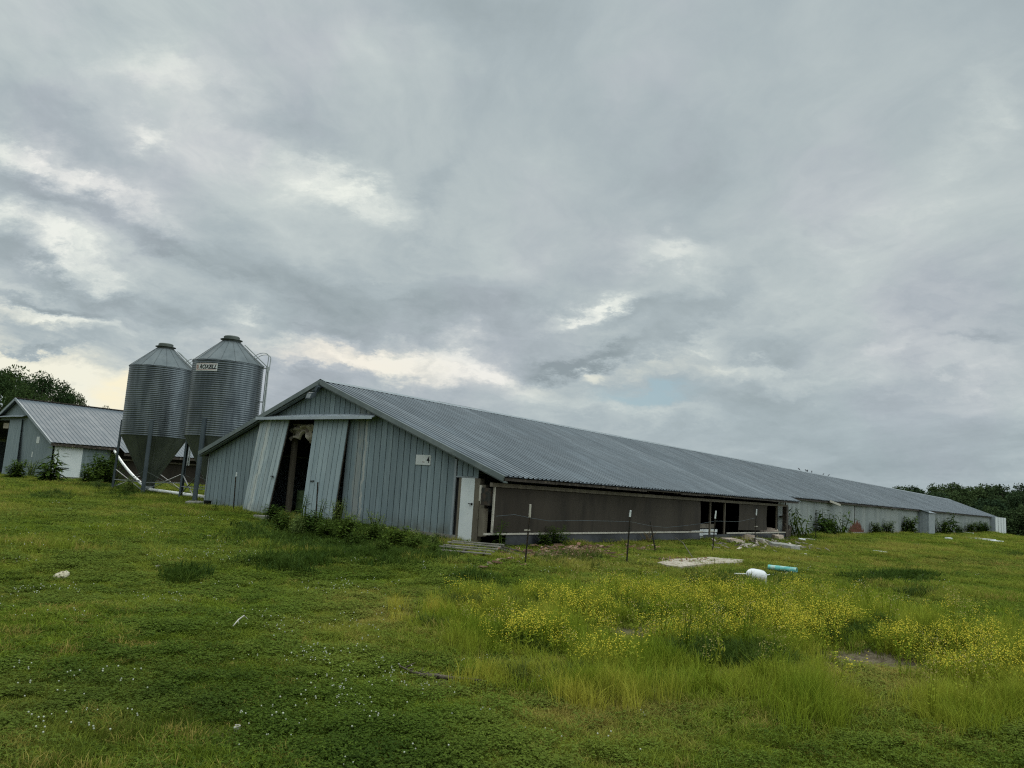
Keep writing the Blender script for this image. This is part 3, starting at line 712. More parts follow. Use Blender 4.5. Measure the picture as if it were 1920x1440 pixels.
mb = MB(); mb.box((xw2-.05, w0, zb2+.18), (xw2+.04, w1, ze2-.12)); wd = mb.build('side_door', M['white'], b2); wd['label'] = 'wide white side door'
mb = MB(); hh = onX(121, 878, xw2+.06); mb.bar(hh, hh+np.array([0, .25, .02]), .04, .04); mb.build('handle', M['leg'], wd)
mb = MB(); ribbed(mb, (xw2, w1, ze2-.1), (xw2, w1, zb2-.1), (0, 1, 0), yB1-w1-.4, (1, 0, 0), .24, .015); mb.build('side_wall', M['farsiding'], b2)
mb = MB(); mb.box((xw2-.1, w0-.2, zb2-.3), (xw2+.02, w1+.1, zb2+.17)); mb.build('foundation', M['concrete'], b2)
mb = MB(); mb.box((xw2+.1, w0+.1, zb2-.1), (xw2+.8, w1-.1, zb2+.05)); mb.build('step', M['concrete'], b2)
mb = MB(); mb.box((xw2-.1, yB1-.4, zb2-.1), (xw2, y2end, zx2-.7+.2)); mb.poly((xw2-.05, yB1-.4, zb2-.1), (xw2-.05, y2end, zb2-.1), (xw2-.05, y2end, ze2+.1), (xw2-.05, yB1-.4, ze2+.1)); mb.build('side_curtain', M['curtain'], b2)
mb = MB(); mb.bar((xw2+.2, yB1-.3, zx2-.45), (xw2+.2, y2end, zx2-.45), .08, .1); mb.build('wall_plate', M['wood'], b2)
mb = MB(); qq = onX(211, 905, xw2+.15); mb.bar((qq[0], qq[1], zb2-.1), (qq[0], qq[1]+.05, ze2-.2), .08, .08); mb.build('downpipe', M['brace'], b2)
mb = MB(); mb.poly((2*xr2-xe2+.35, yw2, zb2-.3), (2*xr2-xe2+.35, y2end, zb2-.3), (2*xr2-xe2+.35, y2end, ze2), (2*xr2-xe2+.35, yw2, ze2)); mb.poly((2*xr2-xe2+.35, y2end-.2, zb2-.3), (xw2, y2end-.2, zb2-.3), (xw2, y2end-.2, ze2), (xr2, y2end-.2, zr2-.1), (2*xr2-xe2+.35, y2end-.2, ze2)); mb.build('hidden_wall', M['farsiding'], b2)
q = onY(71.5, 825, yw2-.03); o = thing('number_sign', q, 'small blank white board high on the smaller barn gable', 'sign', 'boards on the barn gables')
mb = MB(); mb.box((q[0]-.2, yw2-.045, q[2]-.2), (q[0]+.2, yw2-.024, q[2]+.2)); mb.build('board', M['sign'], o)
q = onY(60.5, 852, yw2-.03); o = thing('notice_plate', q, 'narrow white plate low on the smaller barn gable', 'sign', 'boards on the barn gables')
mb = MB(); mb.box((q[0]-.06, yw2-.045, q[2]-.17), (q[0]+.06, yw2-.024, q[2]+.17)); mb.build('plate', M['sign'], o)

# ================================================================== FEED SILOS
def silo(depth, pt, pb, label, rot, sign):
    ct = onD(*pt, depth); cb = onD(*pb, depth)
    cx, cy_ = (ct[0]+cb[0])/2, (ct[1]+cb[1])/2
    zt, zb_ = ct[2], cb[2]; RR = 1.475
    zg = float(Z(cx, cy_))
    t = thing('feed_silo', (cx, cy_, zg), label, 'silo', 'feed silos between the barns')
    mb = MB(); prof = []; z = zb_; p = .088
    n = int((zt-zb_)/p); p = (zt-zb_)/n
    for i in range(n):
        for k, a in ((0, 0), (.25, .0065), (.5, 0.0), (.75, -.0065)): prof.append((RR+a, z+(i+k)*p-zb_))
    prof.append((RR, zt-zb_))
    mb.lathe((cx, cy_, zb_), prof, 72, cap=False); body = mb.build('bin_wall', M['silo'], t, True)
    mb = MB()                                          # roof cone in folded sectors
    hc = 1.02; N = 16
    for i in range(N):
        a0, a1 = 2*math.pi*i/N, 2*math.pi*(i+1)/N
        P = lambda r, a, z: (cx+r*math.cos(a), cy_+r*math.sin(a), z)
        mb.poly(P(RR+.04, a0, zt-.03), P(RR+.04, a1, zt-.03), P(.36, a1, zt+hc), P(.36, a0, zt+hc))
        mb.tube([P(RR+.03, a0, zt-.01), P(.37, a0, zt+hc+.004)], .008, 4)
    mb.build('roof_cone', M['silocone'], t)
    mb = MB(); mb.lathe((cx, cy_, zt+hc), [(.36, -.03), (.37, .05), (.47, .055), (.47, .075), (.34, .09), (.34, .2), (.30, .235), (.1, .25), (0.001, .252)], 28); mb.build('lid', M['hopper'], t, False)
    mb = MB(); zt_ = zg+.22
    mb.lathe((cx, cy_, zt_), [(.14, -.12), (.15, .12), (RR-.01, zb_-zt_)], 40, cap=False)
    for i in range(10):
        a = 2*math.pi*i/10+.2; mb.tube([(cx+.17*math.cos(a), cy_+.17*math.sin(a), zt_+.14), (cx+(RR-.01)*math.cos(a), cy_+(RR-.01)*math.sin(a), zb_)], .02, 4)
    mb.build('hopper', M['hopper'], t)
    mb = MB(); mb.lathe((cx, cy_, zg+.1), [(.18, -.05), (.20, 0), (.20, .14), (.16, .2)], 20); mb.build('boot', M['brace'], t)
    legs = []
    for i in range(4):
        a = rot+math.pi/2*i; r1, r2 = RR+.05, RR+.09
        p1 = np.array([cx+r1*math.cos(a), cy_+r1*math.sin(a), zb_+.72]); q = (cx+r2*math.cos(a), cy_+r2*math.sin(a))
        p0 = np.array([q[0], q[1], float(Z(*q))-.08]); legs.append((p0, p1))
        tdir = np.array([-math.sin(a), math.cos(a), 0])
        rdir = np.array([math.cos(a), math.sin(a), 0])
        mb = MB(); mb.bar(p0, p1, .15, .02, rdir); mb.bar(p0-rdir*.035+tdir*.075, p1-rdir*.035+tdir*.075, .02, .09, rdir); mb.bar(p0-rdir*.035-tdir*.075, p1-rdir*.035-tdir*.075, .02, .09, rdir)
        mb.build('leg', M['leg'], t)
    mb = MB()
    for i in range(4):
        a, b = legs[i], legs[(i+1) % 4]
        fa = lambda L, s: L[0]*(1-s)+L[1]*s
        mb.bar(fa(a, .07), fa(b, .33), .05, .012); mb.bar(fa(a, .33), fa(b, .07), .05, .012); mb.bar(fa(a, .18), fa(b, .18), .05, .03)
    mb.build('brace', M['brace'], t)
    # ladder on the right of the silo as seen in the photo
    la = math.atan2(RGT[1], RGT[0])+.12
    rd = np.array([math.cos(la), math.sin(la), 0]); td = np.array([-math.sin(la), math.cos(la), 0]); C0 = np.array([cx, cy_, 0])
    mb = MB()
    for s in (-.16, .16):
        mb.bar(C0+rd*(RR+.20)+td*s+np.array([0, 0, zg+1.4]), C0+rd*(RR+.20)+td*s+np.array([0, 0, zt+.05]), .05, .05)
        mb.tube([C0+rd*(RR+.20)+td*s+np.array([0, 0, zt]), C0+rd*(.62)+td*s+np.array([0, 0, zt+hc*.88])], .02, 6)
        mb.tube([C0+rd*(RR+.02)+td*s+np.array([0, 0, zt+.03]), C0+rd*(.56)+td*s+np.array([0, 0, zt+hc*.78])], .018, 6)
        arc = [C0+rd*(RR+.22)+td*s*1.5+np.array([0, 0, zt-.1])]
        for k in range(13):
            w = math.pi*k/12; arc.append(C0+rd*(RR-.12+.34*math.cos(w)+.02)+td*s*1.5+np.array([0, 0, zt+.42+.26*math.sin(w)-.10*(1-math.cos(w))]))
        mb.tube(arc, .018, 6)
    for k in range(13):
        z = zg+1.6+k*.31
        if z < zt: mb.tube([C0+rd*(RR+.20)-td*.16+np.array([0, 0, z]), C0+rd*(RR+.20)+td*.16+np.array([0, 0, z])], .014, 6)
    for k in range(5):
        s = .1+k*.2; p = lin(C0+rd*(RR+.2)+np.array([0, 0, zt]), C0+rd*.62+np.array([0, 0, zt+hc*.88]), s); mb.tube([p-td*.16, p+td*.16], .014, 6)
    for z in (zt-.05, zt-1.55, zb_+.4): mb.bar(C0+rd*(RR)+np.array([0, 0, z]), C0+rd*(RR+.2)+np.array([0, 0, z]), .05, .05)
    mb.build('ladder', M['ladder'], t)
    if sign:
        # name plate wrapped on the wall
        a0 = math.atan2(-cy_, -cx)-.66; hw = .54
        wrap = lambda x, y, z: (cx+(RR+.022+z)*math.cos(a0+x/RR), cy_+(RR+.022+z)*math.sin(a0+x/RR), zt-.36+y)
        mb = MB(); n = 12
        for i in range(n):
            xa, xb = -hw+2*hw*i/n, -hw+2*hw*(i+1)/n
            mb.poly(wrap(xa, -.165, 0), wrap(xb, -.165, 0), wrap(xb, .165, 0), wrap(xa, .165, 0))
        pl = mb.build('name_plate', M['sign'], t)
        text_mesh('ROXELL', .27, M['ink'], 'lettering', pl, lambda x, y, z: wrap(x*.82+.10, y*.88, .004+z), .3, .002, .009)
        mb = MB()
        for i in range(5):
            mb.poly(*[wrap(*c, .005) for c in ((-.50+i*.03, -.08, ), (-.482+i*.03, -.08), (-.482+i*.03, .09), (-.50+i*.03, .09))])
        for zz in (-.125, .12): 
            for i in range(12):
                xa, xb = -.51+1.02*i/12, -.51+1.02*(i+1)/12; mb.poly(wrap(xa, zz, .005), wrap(xb, zz, .005), wrap(xb, zz+.018, .005), wrap(xa, zz+.018, .005))
        mb.build('emblem', M['redink'], pl)
    return (cx, cy_, zg)
vx = math.atan2(-FWD[1], -FWD[0])
S1 = silo(37.2, (304.3, 691), (291, 820.5), 'galvanised feed silo on steel legs standing nearer the smaller barn', math.atan2(-.62, .78)+.05, False)
S2 = silo(33.6, (429, 682), (413.5, 822), 'galvanised feed silo with white lettered plate partly behind the long barn', math.atan2(-.62, .78)-.38, True)
# feed pipe
st_ = onX(213, 843, xw2-.1); mid = np.array([S1[0], S1[1], S1[2]+.16])
mb = MB(); pth = [st_]
for k in range(1, 9): pth.append(lin(st_, mid, k/9)+np.array([0, 0, -.18*math.sin(math.pi*k/9)]))
pth += [mid+np.array([.0, 0, .0])]
e2 = np.array([S2[0], S2[1], S2[2]+.14])
for k in range(1, 7): pth.append(lin(mid, e2, k/6)+np.array([0, 0, .0]))
mb.tube(pth, .075, 12); o = mb.build('feed_pipe', M['pvc'], None, True); tag(o, 'white feed pipe running under both silo hoppers up to the smaller barn', 'pipe')

# ================================================================== VEGETATION MESHES
def leafcard(mb, p, d, n, L, W):
    d = d/np.linalg.norm(d); s = np.cross(d, n); ln = np.linalg.norm(s); s = s/(ln if ln > 1e-6 else 1)
    nn = np.cross(s, d)
    mb.poly(p, p+d*L*.45+s*W*.5-nn*L*.05, p+d*L-nn*L*.22, p+d*L*.45-s*W*.5-nn*L*.05)
def rv(): 
    v = rng.normal(size=3); return v/np.linalg.norm(v)
def blade(mb, x, y, h, w, lean, az, seg=2):
    d = np.array([math.cos(az), math.sin(az), 0]); s = np.array([-d[1], d[0], 0])*w/2
    tw = random.uniform(-1.2, 1.2); s = np.array([s[0]*math.cos(tw)-s[1]*math.sin(tw), s[0]*math.sin(tw)+s[1]*math.cos(tw), 0])
    p0 = np.array([x, y, -.01]); p1 = p0+np.array([0, 0, h*.6])+d*lean*h*.35; p2 = p0+np.array([0, 0, h*(1-.25*lean)])+d*lean*h*.95
    i = len(mb.v); mb.v += [tuple(p0-s), tuple(p0+s), tuple(p1+s*.75), tuple(p1-s*.75), tuple(p2)]
    mb.f += [(i, i+1, i+2, i+3), (i+3, i+2, i+4)]
SRC = bpy.data.collections.new('meadow_sources')
def source(mb, name, mat, mats=None, mi=None):
    me = bpy.data.meshes.new(name); me.from_pydata(mb.v, [], mb.f); me.materials.append(mat)
    if mats:
        for m in mats: me.materials.append(m)
        me.polygons.foreach_set('material_index', mi)
    me.update(); return me
def tuft(n, rad, h0, h1, w, lean):
    mb = MB()
    for _ in range(n):
        a = random.uniform(0, 6.283); r = rad*math.sqrt(random.random())
        blade(mb, r*math.cos(a), r*math.sin(a), random.uniform(h0, h1)*(1-.35*(r/rad)**2), w*random.uniform(.7, 1.3), random.uniform(.1, lean), random.uniform(0, 6.283))
    return mb
def clover(n, rad):
    mb = MB()
    for _ in range(n):
        a = random.uniform(0, 6.283); r = rad*math.sqrt(random.random()); h = random.uniform(.025, .075)
        c = np.array([r*math.cos(a), r*math.sin(a), h]); b = random.uniform(0, 6.283); L = random.uniform(.009, .015)
        for k in range(3):
            t = b+2.094*k; d = np.array([math.cos(t), math.sin(t), random.uniform(-.2, .35)])
            leafcard(mb, c, d, np.array([random.uniform(-.3, .3), random.uniform(-.3, .3), 1.]), L*1.3, L*1.25)
    for _ in range(n//2):
        a = random.uniform(0, 6.283); r = rad*math.sqrt(random.random()); blade(mb, r*math.cos(a), r*math.sin(a), random.uniform(.04, .085), .005, random.uniform(.4, 1.0), random.uniform(0, 6.283))
    return mb
def mustard(h):
    """thin branching stems with small yellow heads; returns mb, material indices"""
    mb = MB(); mi = []
    def upto(k):
        while len(mi) < len(mb.f): mi.append(k)
    for _ in range(5):
        a = random.uniform(0, 6.283); r = random.uniform(0, .07); b = np.array([r*math.cos(a), r*math.sin(a), 0])
        t = b+np.array([random.uniform(-.12, .12), random.uniform(-.12, .12), h*random.uniform(.75, 1.1)])
        mb.tube([b, lin(b, t, .5)+np.array([random.uniform(-.02, .02), random.uniform(-.02, .02), 0]), t], [.004, .003, .002], 3, False); upto(0)
        for k in range(6):
            s = random.uniform(.2, .9); p = lin(b, t, s); leafcard(mb, p, np.array([random.uniform(-1, 1), random.uniform(-1, 1), .5]), np.array([0, 0, 1.]), .055, .02)
        upto(0)
        for k in range(random.randint(6, 11)):
            s = random.uniform(.65, 1.0); p = lin(b, t, s)+np.array([random.uniform(-.045, .045), random.uniform(-.045, .045), random.uniform(0, .05)])
            u = .0043*random.uniform(.7, 1.2)
            mb.hexa([p+np.array(c)*u for c in ((-1,-1,-.6),(1,-1,-.6),(1,1,-.6),(-1,1,-.6),(-.6,-.6,.6),(.6,-.6,.6),(.6,.6,.6),(-.6,.6,.6))])
        upto(1)
    return mb, mi
def clover_heads():
    mb = MB()
    for _ in range(4):
        a = random.uniform(0, 6.283); r = random.uniform(0, .22); p = np.array([r*math.cos(a), r*math.sin(a), random.uniform(.07, .12)])
        mb.lathe(p, [(.002, -.005), (.0045, -.002), (.0052, .0015), (.0035, .0045), (.0005, .0055)], 7)
    return mb
KINDS = []
def addk(me):
    o = bpy.data.objects.new('k%02d_%s' % (len(KINDS), me.name), me); SRC.objects.link(o); KINDS.append(o); return len(KINDS)-1
kT = [addk(source(tuft(58, .16, .04, .11, .0066, 1.5), 'short_tuft', M['grass'])) for _ in range(4)]
kC = [addk(source(clover(70, .15), 'clover_tuft', M['clover'])) for _ in range(3)]
kM = [addk(source(tuft(60, .14, .10, .22, .006, .8), 'mid_tuft', M['grass'])) for _ in range(2)]
kH = [addk(source(tuft(60, .16, .22, .46, .006, .7), 'tall_tuft', M['tallgrass'])) for _ in range(3)]
kW = [addk(source(tuft(50, .16, .15, .34, .011, .9), 'broad_tuft', M['weed'])) for _ in range(2)]
kY = []
for h in (.38, .46, .34):
    mb, mi = mustard(h); kY.append(addk(source(mb, 'yellow_stems', M['tallgrass'], [M['yellow']], mi)))
kS = []
for h in (.5, .62):
    mb, mi = mustard(h); kS.append(addk(source(mb, 'seed_stems', M['tallgrass'], [M['seed']], mi)))
kF = [addk(source(clover_heads(), 'white_heads', M['petal'])) for _ in range(3)]

def nodes_for(name):
    ng = bpy.data.node_groups.new(name, 'GeometryNodeTree')
    ng.interface.new_socket('Geometry', in_out='INPUT', socket_type='NodeSocketGeometry'); ng.interface.new_socket('Geometry', in_out='OUTPUT', socket_type='NodeSocketGeometry')
    N = ng.nodes; L = ng.links
    gi = N.new('NodeGroupInput'); goo = N.new('NodeGroupOutput')
    ci = N.new('GeometryNodeCollectionInfo'); ci.inputs['Collection'].default_value = SRC; ci.inputs['Separate Children'].default_value = True; ci.inputs['Reset Children'].default_value = True
    ip = N.new('GeometryNodeInstanceOnPoints'); ip.inputs['Pick Instance'].default_value = True
    def attr(n, t):
        a = N.new('GeometryNodeInputNamedAttribute'); a.data_type = t; a.inputs['Name'].default_value = n
        return a.outputs['Attribute']
    m2p = N.new('GeometryNodeMeshToPoints')
    L.new(gi.outputs[0], m2p.inputs[0]); L.new(m2p.outputs[0], ip.inputs['Points']); L.new(ci.outputs[0], ip.inputs['Instance'])
    L.new(attr('kind', 'INT'), ip.inputs['Instance Index']); 
    e2r = N.new('FunctionNodeEulerToRotation'); L.new(attr('rot', 'FLOAT_VECTOR'), e2r.inputs[0]); L.new(e2r.outputs[0], ip.inputs['Rotation'])
    L.new(attr('scl', 'FLOAT_VECTOR'), ip.inputs['Scale']); L.new(ip.outputs[0], goo.inputs[0])
    return ng
NG = nodes_for('scatter')
def scatter(name, pts, kind, rot, scl, tint, label, cat, kindtag='stuff'):
    me = bpy.data.meshes.new(name); me.vertices.add(len(pts)); me.vertices.foreach_set('co', np.asarray(pts, np.float32).ravel())
    def at(n, t, d, f): a = me.attributes.new(n, t, 'POINT'); a.data.foreach_set(f, d)
    at('kind', 'INT', np.asarray(kind, np.int32), 'value'); at('rot', 'FLOAT_VECTOR', np.asarray(rot, np.float32).ravel(), 'vector')
    at('scl', 'FLOAT_VECTOR', np.asarray(scl, np.float32).ravel(), 'vector'); at('tint', 'FLOAT', np.asarray(tint, np.float32), 'value')
    o = bpy.data.objects.new(name, me); COL.objects.link(o); mo = o.modifiers.new('scatter', 'NODES'); mo.node_group = NG
    return tag(o, label, cat, kind=kindtag)
def vnoise(x, y, s, seed):
    r = np.random.default_rng(seed); g = r.random((64, 64)); x = x/s; y = y/s
    i = np.floor(x).astype(int); j = np.floor(y).astype(int); u = sm(x-i); v = sm(y-j); w = lambda a, b: g[a % 64, b % 64]
    return (w(i, j)*(1-u)+w(i+1, j)*u)*(1-v)+(w(i, j+1)*(1-u)+w(i+1, j+1)*u)*v
# candidate tufts in a fan in front of the camera, density falling with distance
def fan(n, r0, r1, pw, half):
    u = rng.random(n)
    e = 2-pw
    r = (r0**e+u*(r1**e-r0**e))**(1/e); th = YAW+rng.uniform(-half, half, n)
    return r*np.sin(th), r*np.cos(th), r
x1, y1, r1 = fan(29000, 0.6, 8, 0.0, R(100)); x2, y2, r2 = fan(190000, 8, 150, 1.55, R(63))
gx, gy, gr = np.concatenate([x1, x2]), np.concatenate([y1, y2]), np.concatenate([r1, r2])
def outside(x, y):
    a = (x > -27.6) & (x < -13.3) & (y > 16.98); b = (x < xw2+.1) & (x > 2*xr2-xe2) & (y > yw2-.02)
    c = (x > -13.4) & (x < X1+.1) & (y > 84.3) & (y < yq+.1)
    return ~(a | b | c)
ok = outside(gx, gy); gx, gy, gr = gx[ok], gy[ok], gr[ok]
gz = Z(gx, gy); P3 = np.stack([gx, gy, gz], 1); px, py, dz = project(P3)
n = len(gx); u = rng.random(n)
bareA = lobes(px, py, BARE); tall = lobes(px, py, TALL); mid_ = lobes(px, py, MIDT); dry = lobes(px, py, DRY); clv = lobes(px, py, CLOV)
inf = (px > -100) & (px < 2020) & (py < 1560)
v1 = vnoise(gx, gy, 1.3, 3); v2 = vnoise(gx, gy, 3.7, 4); v3 = vnoise(gx, gy, .5, 5)
v4 = vnoise(gx, gy, .28, 31)
clv = np.clip(clv*.22+(v2-.5)*.3+(v3-.5)*.7+(v4-.4)*.9, 0, 1); tall = tall*(1-np.minimum(lobes(px, py, HOLE)*1.1, 1)); tall = np.clip(tall*(.25+1.4*v3)*(.5+.8*v4), 0, 1)
kind = np.array(rng.choice(kT, n)); hs = np.ones(n)
sel = u < np.clip(clv*.42+.10, 0, .45); kind[sel] = rng.choice(kC, sel.sum())
sel = rng.random(n) < np.clip((v1-.62)*2, 0, .5); kind[sel] = rng.choice(kM, sel.sum())
sel = rng.random(n) < mid_*.55*(.3+1.2*v3); kind[sel] = rng.choice(kW, sel.sum())
sel = rng.random(n) < tall*1.1; kind[sel] = rng.choice(kH, sel.sum())
sel = (rng.random(n) < np.clip(.62-v3*1.5, 0, .28)) & (lobes(px, py, TALL) > .35); kind[sel] = rng.choice(kW, sel.sum())
sel = rng.random(n) < lobes(px, py, TALL)*.022*(gr < 40); kind[sel] = rng.choice(kS, sel.sum())
keep = rng.random(n) > np.minimum(bareA*(.55+.8*v3), 1)*.95
s0 = np.clip((gr/8)**.62, .85, 5.5)
vert = s0**.42*rng.uniform(.75, 1.25, n)*(.75+.5*v2)
hgt = np.isin(kind, kH)
vert = np.where(hgt, rng.uniform(.55, 1.0, n)*(.40+1.15*v3), vert); sH = np.where(hgt, np.clip(s0*.8, .8, 1.6), s0)
vert = np.where(np.isin(kind, kW), np.clip(vert, .6, 1.0), vert)
vert = np.where((gr < 16) & np.isin(kind, kT+kM), vert*(.62+.38*np.clip(lobes(px, py, TALL)*2, 0, 1)), vert)
scl = np.stack([sH, sH, vert], 1); rot = np.stack([rng.uniform(-.12, .12, n), rng.uniform(-.12, .12, n), rng.uniform(0, 6.283, n)], 1)
tint = np.clip(dry*rng.uniform(.5, 1.3, n)+rng.normal(.06, .11, n)+(v1-.5)*.26+(vnoise(gx, gy, 9, 8)-.5)*.3, -.2, .9)
DARKL = [(200, 1350, 520, 170, .72), (700, 1440, 420, 90, .70), (1500, 1420, 500, 60, .40), (150, 1130, 220, 60, .35), (620, 1060, 200, 40, .55), (900, 1092, 60, 12, .5), (545, 1063, 70, 10, .7), (1000, 1215, 90, 18, .7), (1330, 1250, 150, 16, .35), (1230, 1165, 60, 12, .6), (1700, 1085, 90, 7, .7), (345, 1085, 34, 12, .6), (1580, 1105, 200, 18, .35), (1480, 1350, 90, 14, .45), (1660, 1215, 120, 8, .6), (850, 1168, 70, 12, .6), (1130, 1300, 160, 18, .35)]  # left and bottom lobes put vignette-like darkening into the grass colour
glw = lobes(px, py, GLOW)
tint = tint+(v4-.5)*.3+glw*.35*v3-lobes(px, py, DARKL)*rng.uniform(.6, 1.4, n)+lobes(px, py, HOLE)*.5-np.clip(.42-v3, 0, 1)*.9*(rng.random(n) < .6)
tint = np.where((rng.random(n) < .05+.10*(v1 > .6)) & np.isin(kind, kT+kM), rng.uniform(.5, .95, n), tint)
tint = np.clip(np.where(np.isin(kind, kC), tint*.8-.05, tint), -.85, .9)
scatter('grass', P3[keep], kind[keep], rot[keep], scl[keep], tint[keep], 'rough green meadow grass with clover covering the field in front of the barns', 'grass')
# yellow flowers
sx, sy_, sr = fan(46000, 4, 40, 1.2, R(45)); szz = Z(sx, sy_); Q = np.stack([sx, sy_, szz], 1); qx, qy, _ = project(Q)
gl = lobes(qx, qy, GLOW)*(1-np.minimum(lobes(qx, qy, HOLE)*1.1, 1))*np.clip((vnoise(sx, sy_, .8, 12)*.65+vnoise(sx, sy_, .3, 13)*.35-.30)*3.2, 0, 1.4)*(qy < 1440)
sel = (rng.random(len(sx)) < gl*1.15) & outside(sx, sy_); m_ = sel.sum()
scatter('yellow_wildflowers', Q[sel], rng.choice(kY, m_), np.stack([rng.uniform(-.15, .15, m_), rng.uniform(-.15, .15, m_), rng.uniform(0, 6.283, m_)], 1),
        np.repeat(rng.uniform(.7, 1.15, m_)[:, None], 3, 1), rng.uniform(0, .3, m_), 'yellow wildflowers in loose drifts across the tall grass', 'wildflowers')
# white clover heads
sx, sy_, sr = fan(14000, 3, 40, 1.2, R(46)); szz = Z(sx, sy_); Q = np.stack([sx, sy_, szz], 1); qx, qy, _ = project(Q)
wl = lobes(qx, qy, [(300, 1190, 260, 60, .9), (120, 1130, 160, 40, .8), (500, 1300, 420, 130, .55), (700, 1120, 250, 60, .5), (650, 980, 80, 10, .3), (1500, 1130, 250, 40, .5), (300, 1020, 300, 40, .35), (200, 1390, 300, 60, .5)])
wl = wl*(vnoise(sx, sy_, .9, 21) > .5)
sel = (rng.random(len(sx)) < wl*.55) & outside(sx, sy_); m_ = sel.sum(); ss = rng.uniform(.8, 1.3, m_)*np.clip((sr[sel]/9)**.4, 1, 1.5)
scatter('clover_flowers', Q[sel], rng.choice(kF, m_), np.stack([np.zeros(m_), np.zeros(m_), rng.uniform(0, 6.283, m_)], 1), np.repeat(ss[:, None], 3, 1), np.zeros(m_), 'tiny white clover heads dotted through the mown grass', 'clover')

# individual weeds ---------------------------------------------------------
def weed_proto(seed, h, ns, spread, leafL, leafW, droop, mat, dens=34):
    random.seed(seed); st, lf = MB(), MB()
    for _ in range(ns):
        a = random.uniform(0, 6.283); b = np.array([random.uniform(-.05, .05)*ns**.5, random.uniform(-.05, .05)*ns**.5, -.05])
        t = np.array([spread*random.uniform(.1, 1)*math.cos(a), spread*random.uniform(.1, 1)*math.sin(a), h*random.uniform(.6, 1.0)])
        mp = lin(b, t, .5)+np.array([random.uniform(-.05, .05), random.uniform(-.05, .05), h*.06])
        st.tube([b, mp, t], [.012*h+.003, .009*h+.002, .003], 5)
        for k in range(dens):
            s = (k+random.random())/dens*.92+.08
            p = lin(b, mp, s*2) if s < .5 else lin(mp, t, s*2-1)
            az = random.uniform(0, 6.283); L = leafL*(1.15-.6*s)*random.uniform(.7, 1.3)
            q = p+np.array([math.cos(az), math.sin(az), random.uniform(.0, .5)])*L*.35
            leafcard(lf, q, np.array([math.cos(az), math.sin(az), random.uniform(-droop, .5)]), np.array([random.uniform(-.4, .4), random.uniform(-.4, .4), 1.]), L, L*leafW)
    return st, lf
WP = {}
def weed(key, loc, scale, label, group=None, rz=None, cat='weed', name='weed_plant'):
    if key not in WP:
        st, lf = weed_proto(*WD[key])
        root = thing(name, (0, 0, 0), label, cat, group)
        mat = WD[key][7]
        st.build('stem', mat, root); lf.build('foliage', mat, root); WP[key] = root; o = root
    else: o = copy_tree(WP[key])
    o.location = (float(loc[0]), float(loc[1]), float(Z(loc[0], loc[1]))-.01); o.scale = (scale*1.6, scale*1.6, scale*1.2) if not hasattr(scale, '__len__') else scale
    o.rotation_euler = (0, 0, random.uniform(0, 6.283) if rz is None else rz)
    tag(o, label, cat, group)
    if group is None and 'group' in o: del o['group']
    return o
WD = {'bush': (1, 1.0, 18, .42, .19, .48, .5, M['weed'], 36), 'bush2': (2, 1.0, 16, .5, .16, .42, .3, M['weed'], 40), 'tall': (3, 1.0, 4, .16, .26, .34, .9, M['weed'], 44),
      'pale': (4, 1.0, 10, .30, .10, .4, .2, M['weedpale'], 30), 'arch': (5, 1.0, 7, .75, .26, .22, 1.0, M['weed'], 24), 'dry': (6, 1.0, 12, .5, .10, .2, .3, M['drystem'], 14), 'spike': (8, 1.0, 2, .08, .13, .35, .2, M['weed'], 40)}
G1 = 'weeds in front of the long barn gable'
for (key, x, y, hpx, lab) in (
    ('bush', 512, 985, 34, 'dark leafy weed below the right edge of the pale leaning door'), ('bush2', 535, 1000, 40, 'broad leafy weed at the dark door opening'),
    ('pale', 556, 1012, 52, 'pale wispy weed in front of the opening, left of the thin post'), ('bush', 580, 1008, 44, 'leafy weed growing against the crooked sliding door'),
    ('spike', 572, 990, 70, 'thin upright weed before the left edge of the crooked door'), ('spike', 606, 998, 70, 'thin upright weed beside the capless post at the crooked door'), ('bush2', 612, 1015, 40, 'bushy weed at the foot of the crooked sliding door'),
    ('pale', 632, 990, 60, 'pale green weed at the right edge of the crooked door'), ('bush', 648, 1020, 46, 'low bushy weed below the worn wall streak'),
    ('bush2', 690, 1024, 42, 'spreading weed along the wall below the middle of the right gable'), ('pale', 702, 1016, 62, 'tall pale weed standing against the right half of the gable'),
    ('bush', 740, 1036, 44, 'leafy weed under the number sign'), ('bush2', 775, 1040, 38, 'low weed to the right below the number sign'), ('bush', 812, 1046, 24, 'last low weed before the wooden pallet'),
    ('pale', 775, 1026, 40, 'wispy pale weed between the number sign and the white door'), ('pale', 812, 1030, 34, 'wispy pale weed before the corner trim left of the white door'), ('pale', 655, 1006, 52, 'wispy pale weed beside the worn wall streak'), ('dry', 840, 1034, 26, 'dry wispy weed left of the wooden pallet'), ('spike', 407, 962, 30, 'small thin weed near the left corner of the gable'), ('bush2', 668, 1034, 36, 'dark low weed in the nettle patch before the gable'), ('bush', 718, 1046, 30, 'dark low weed at the front edge of the patch under the sign')):
    g = gp(x, y); d = g@FWD; weed(key, g, hpx*d/F, lab, G1)
G2 = 'weeds along the side wall of the long barn'
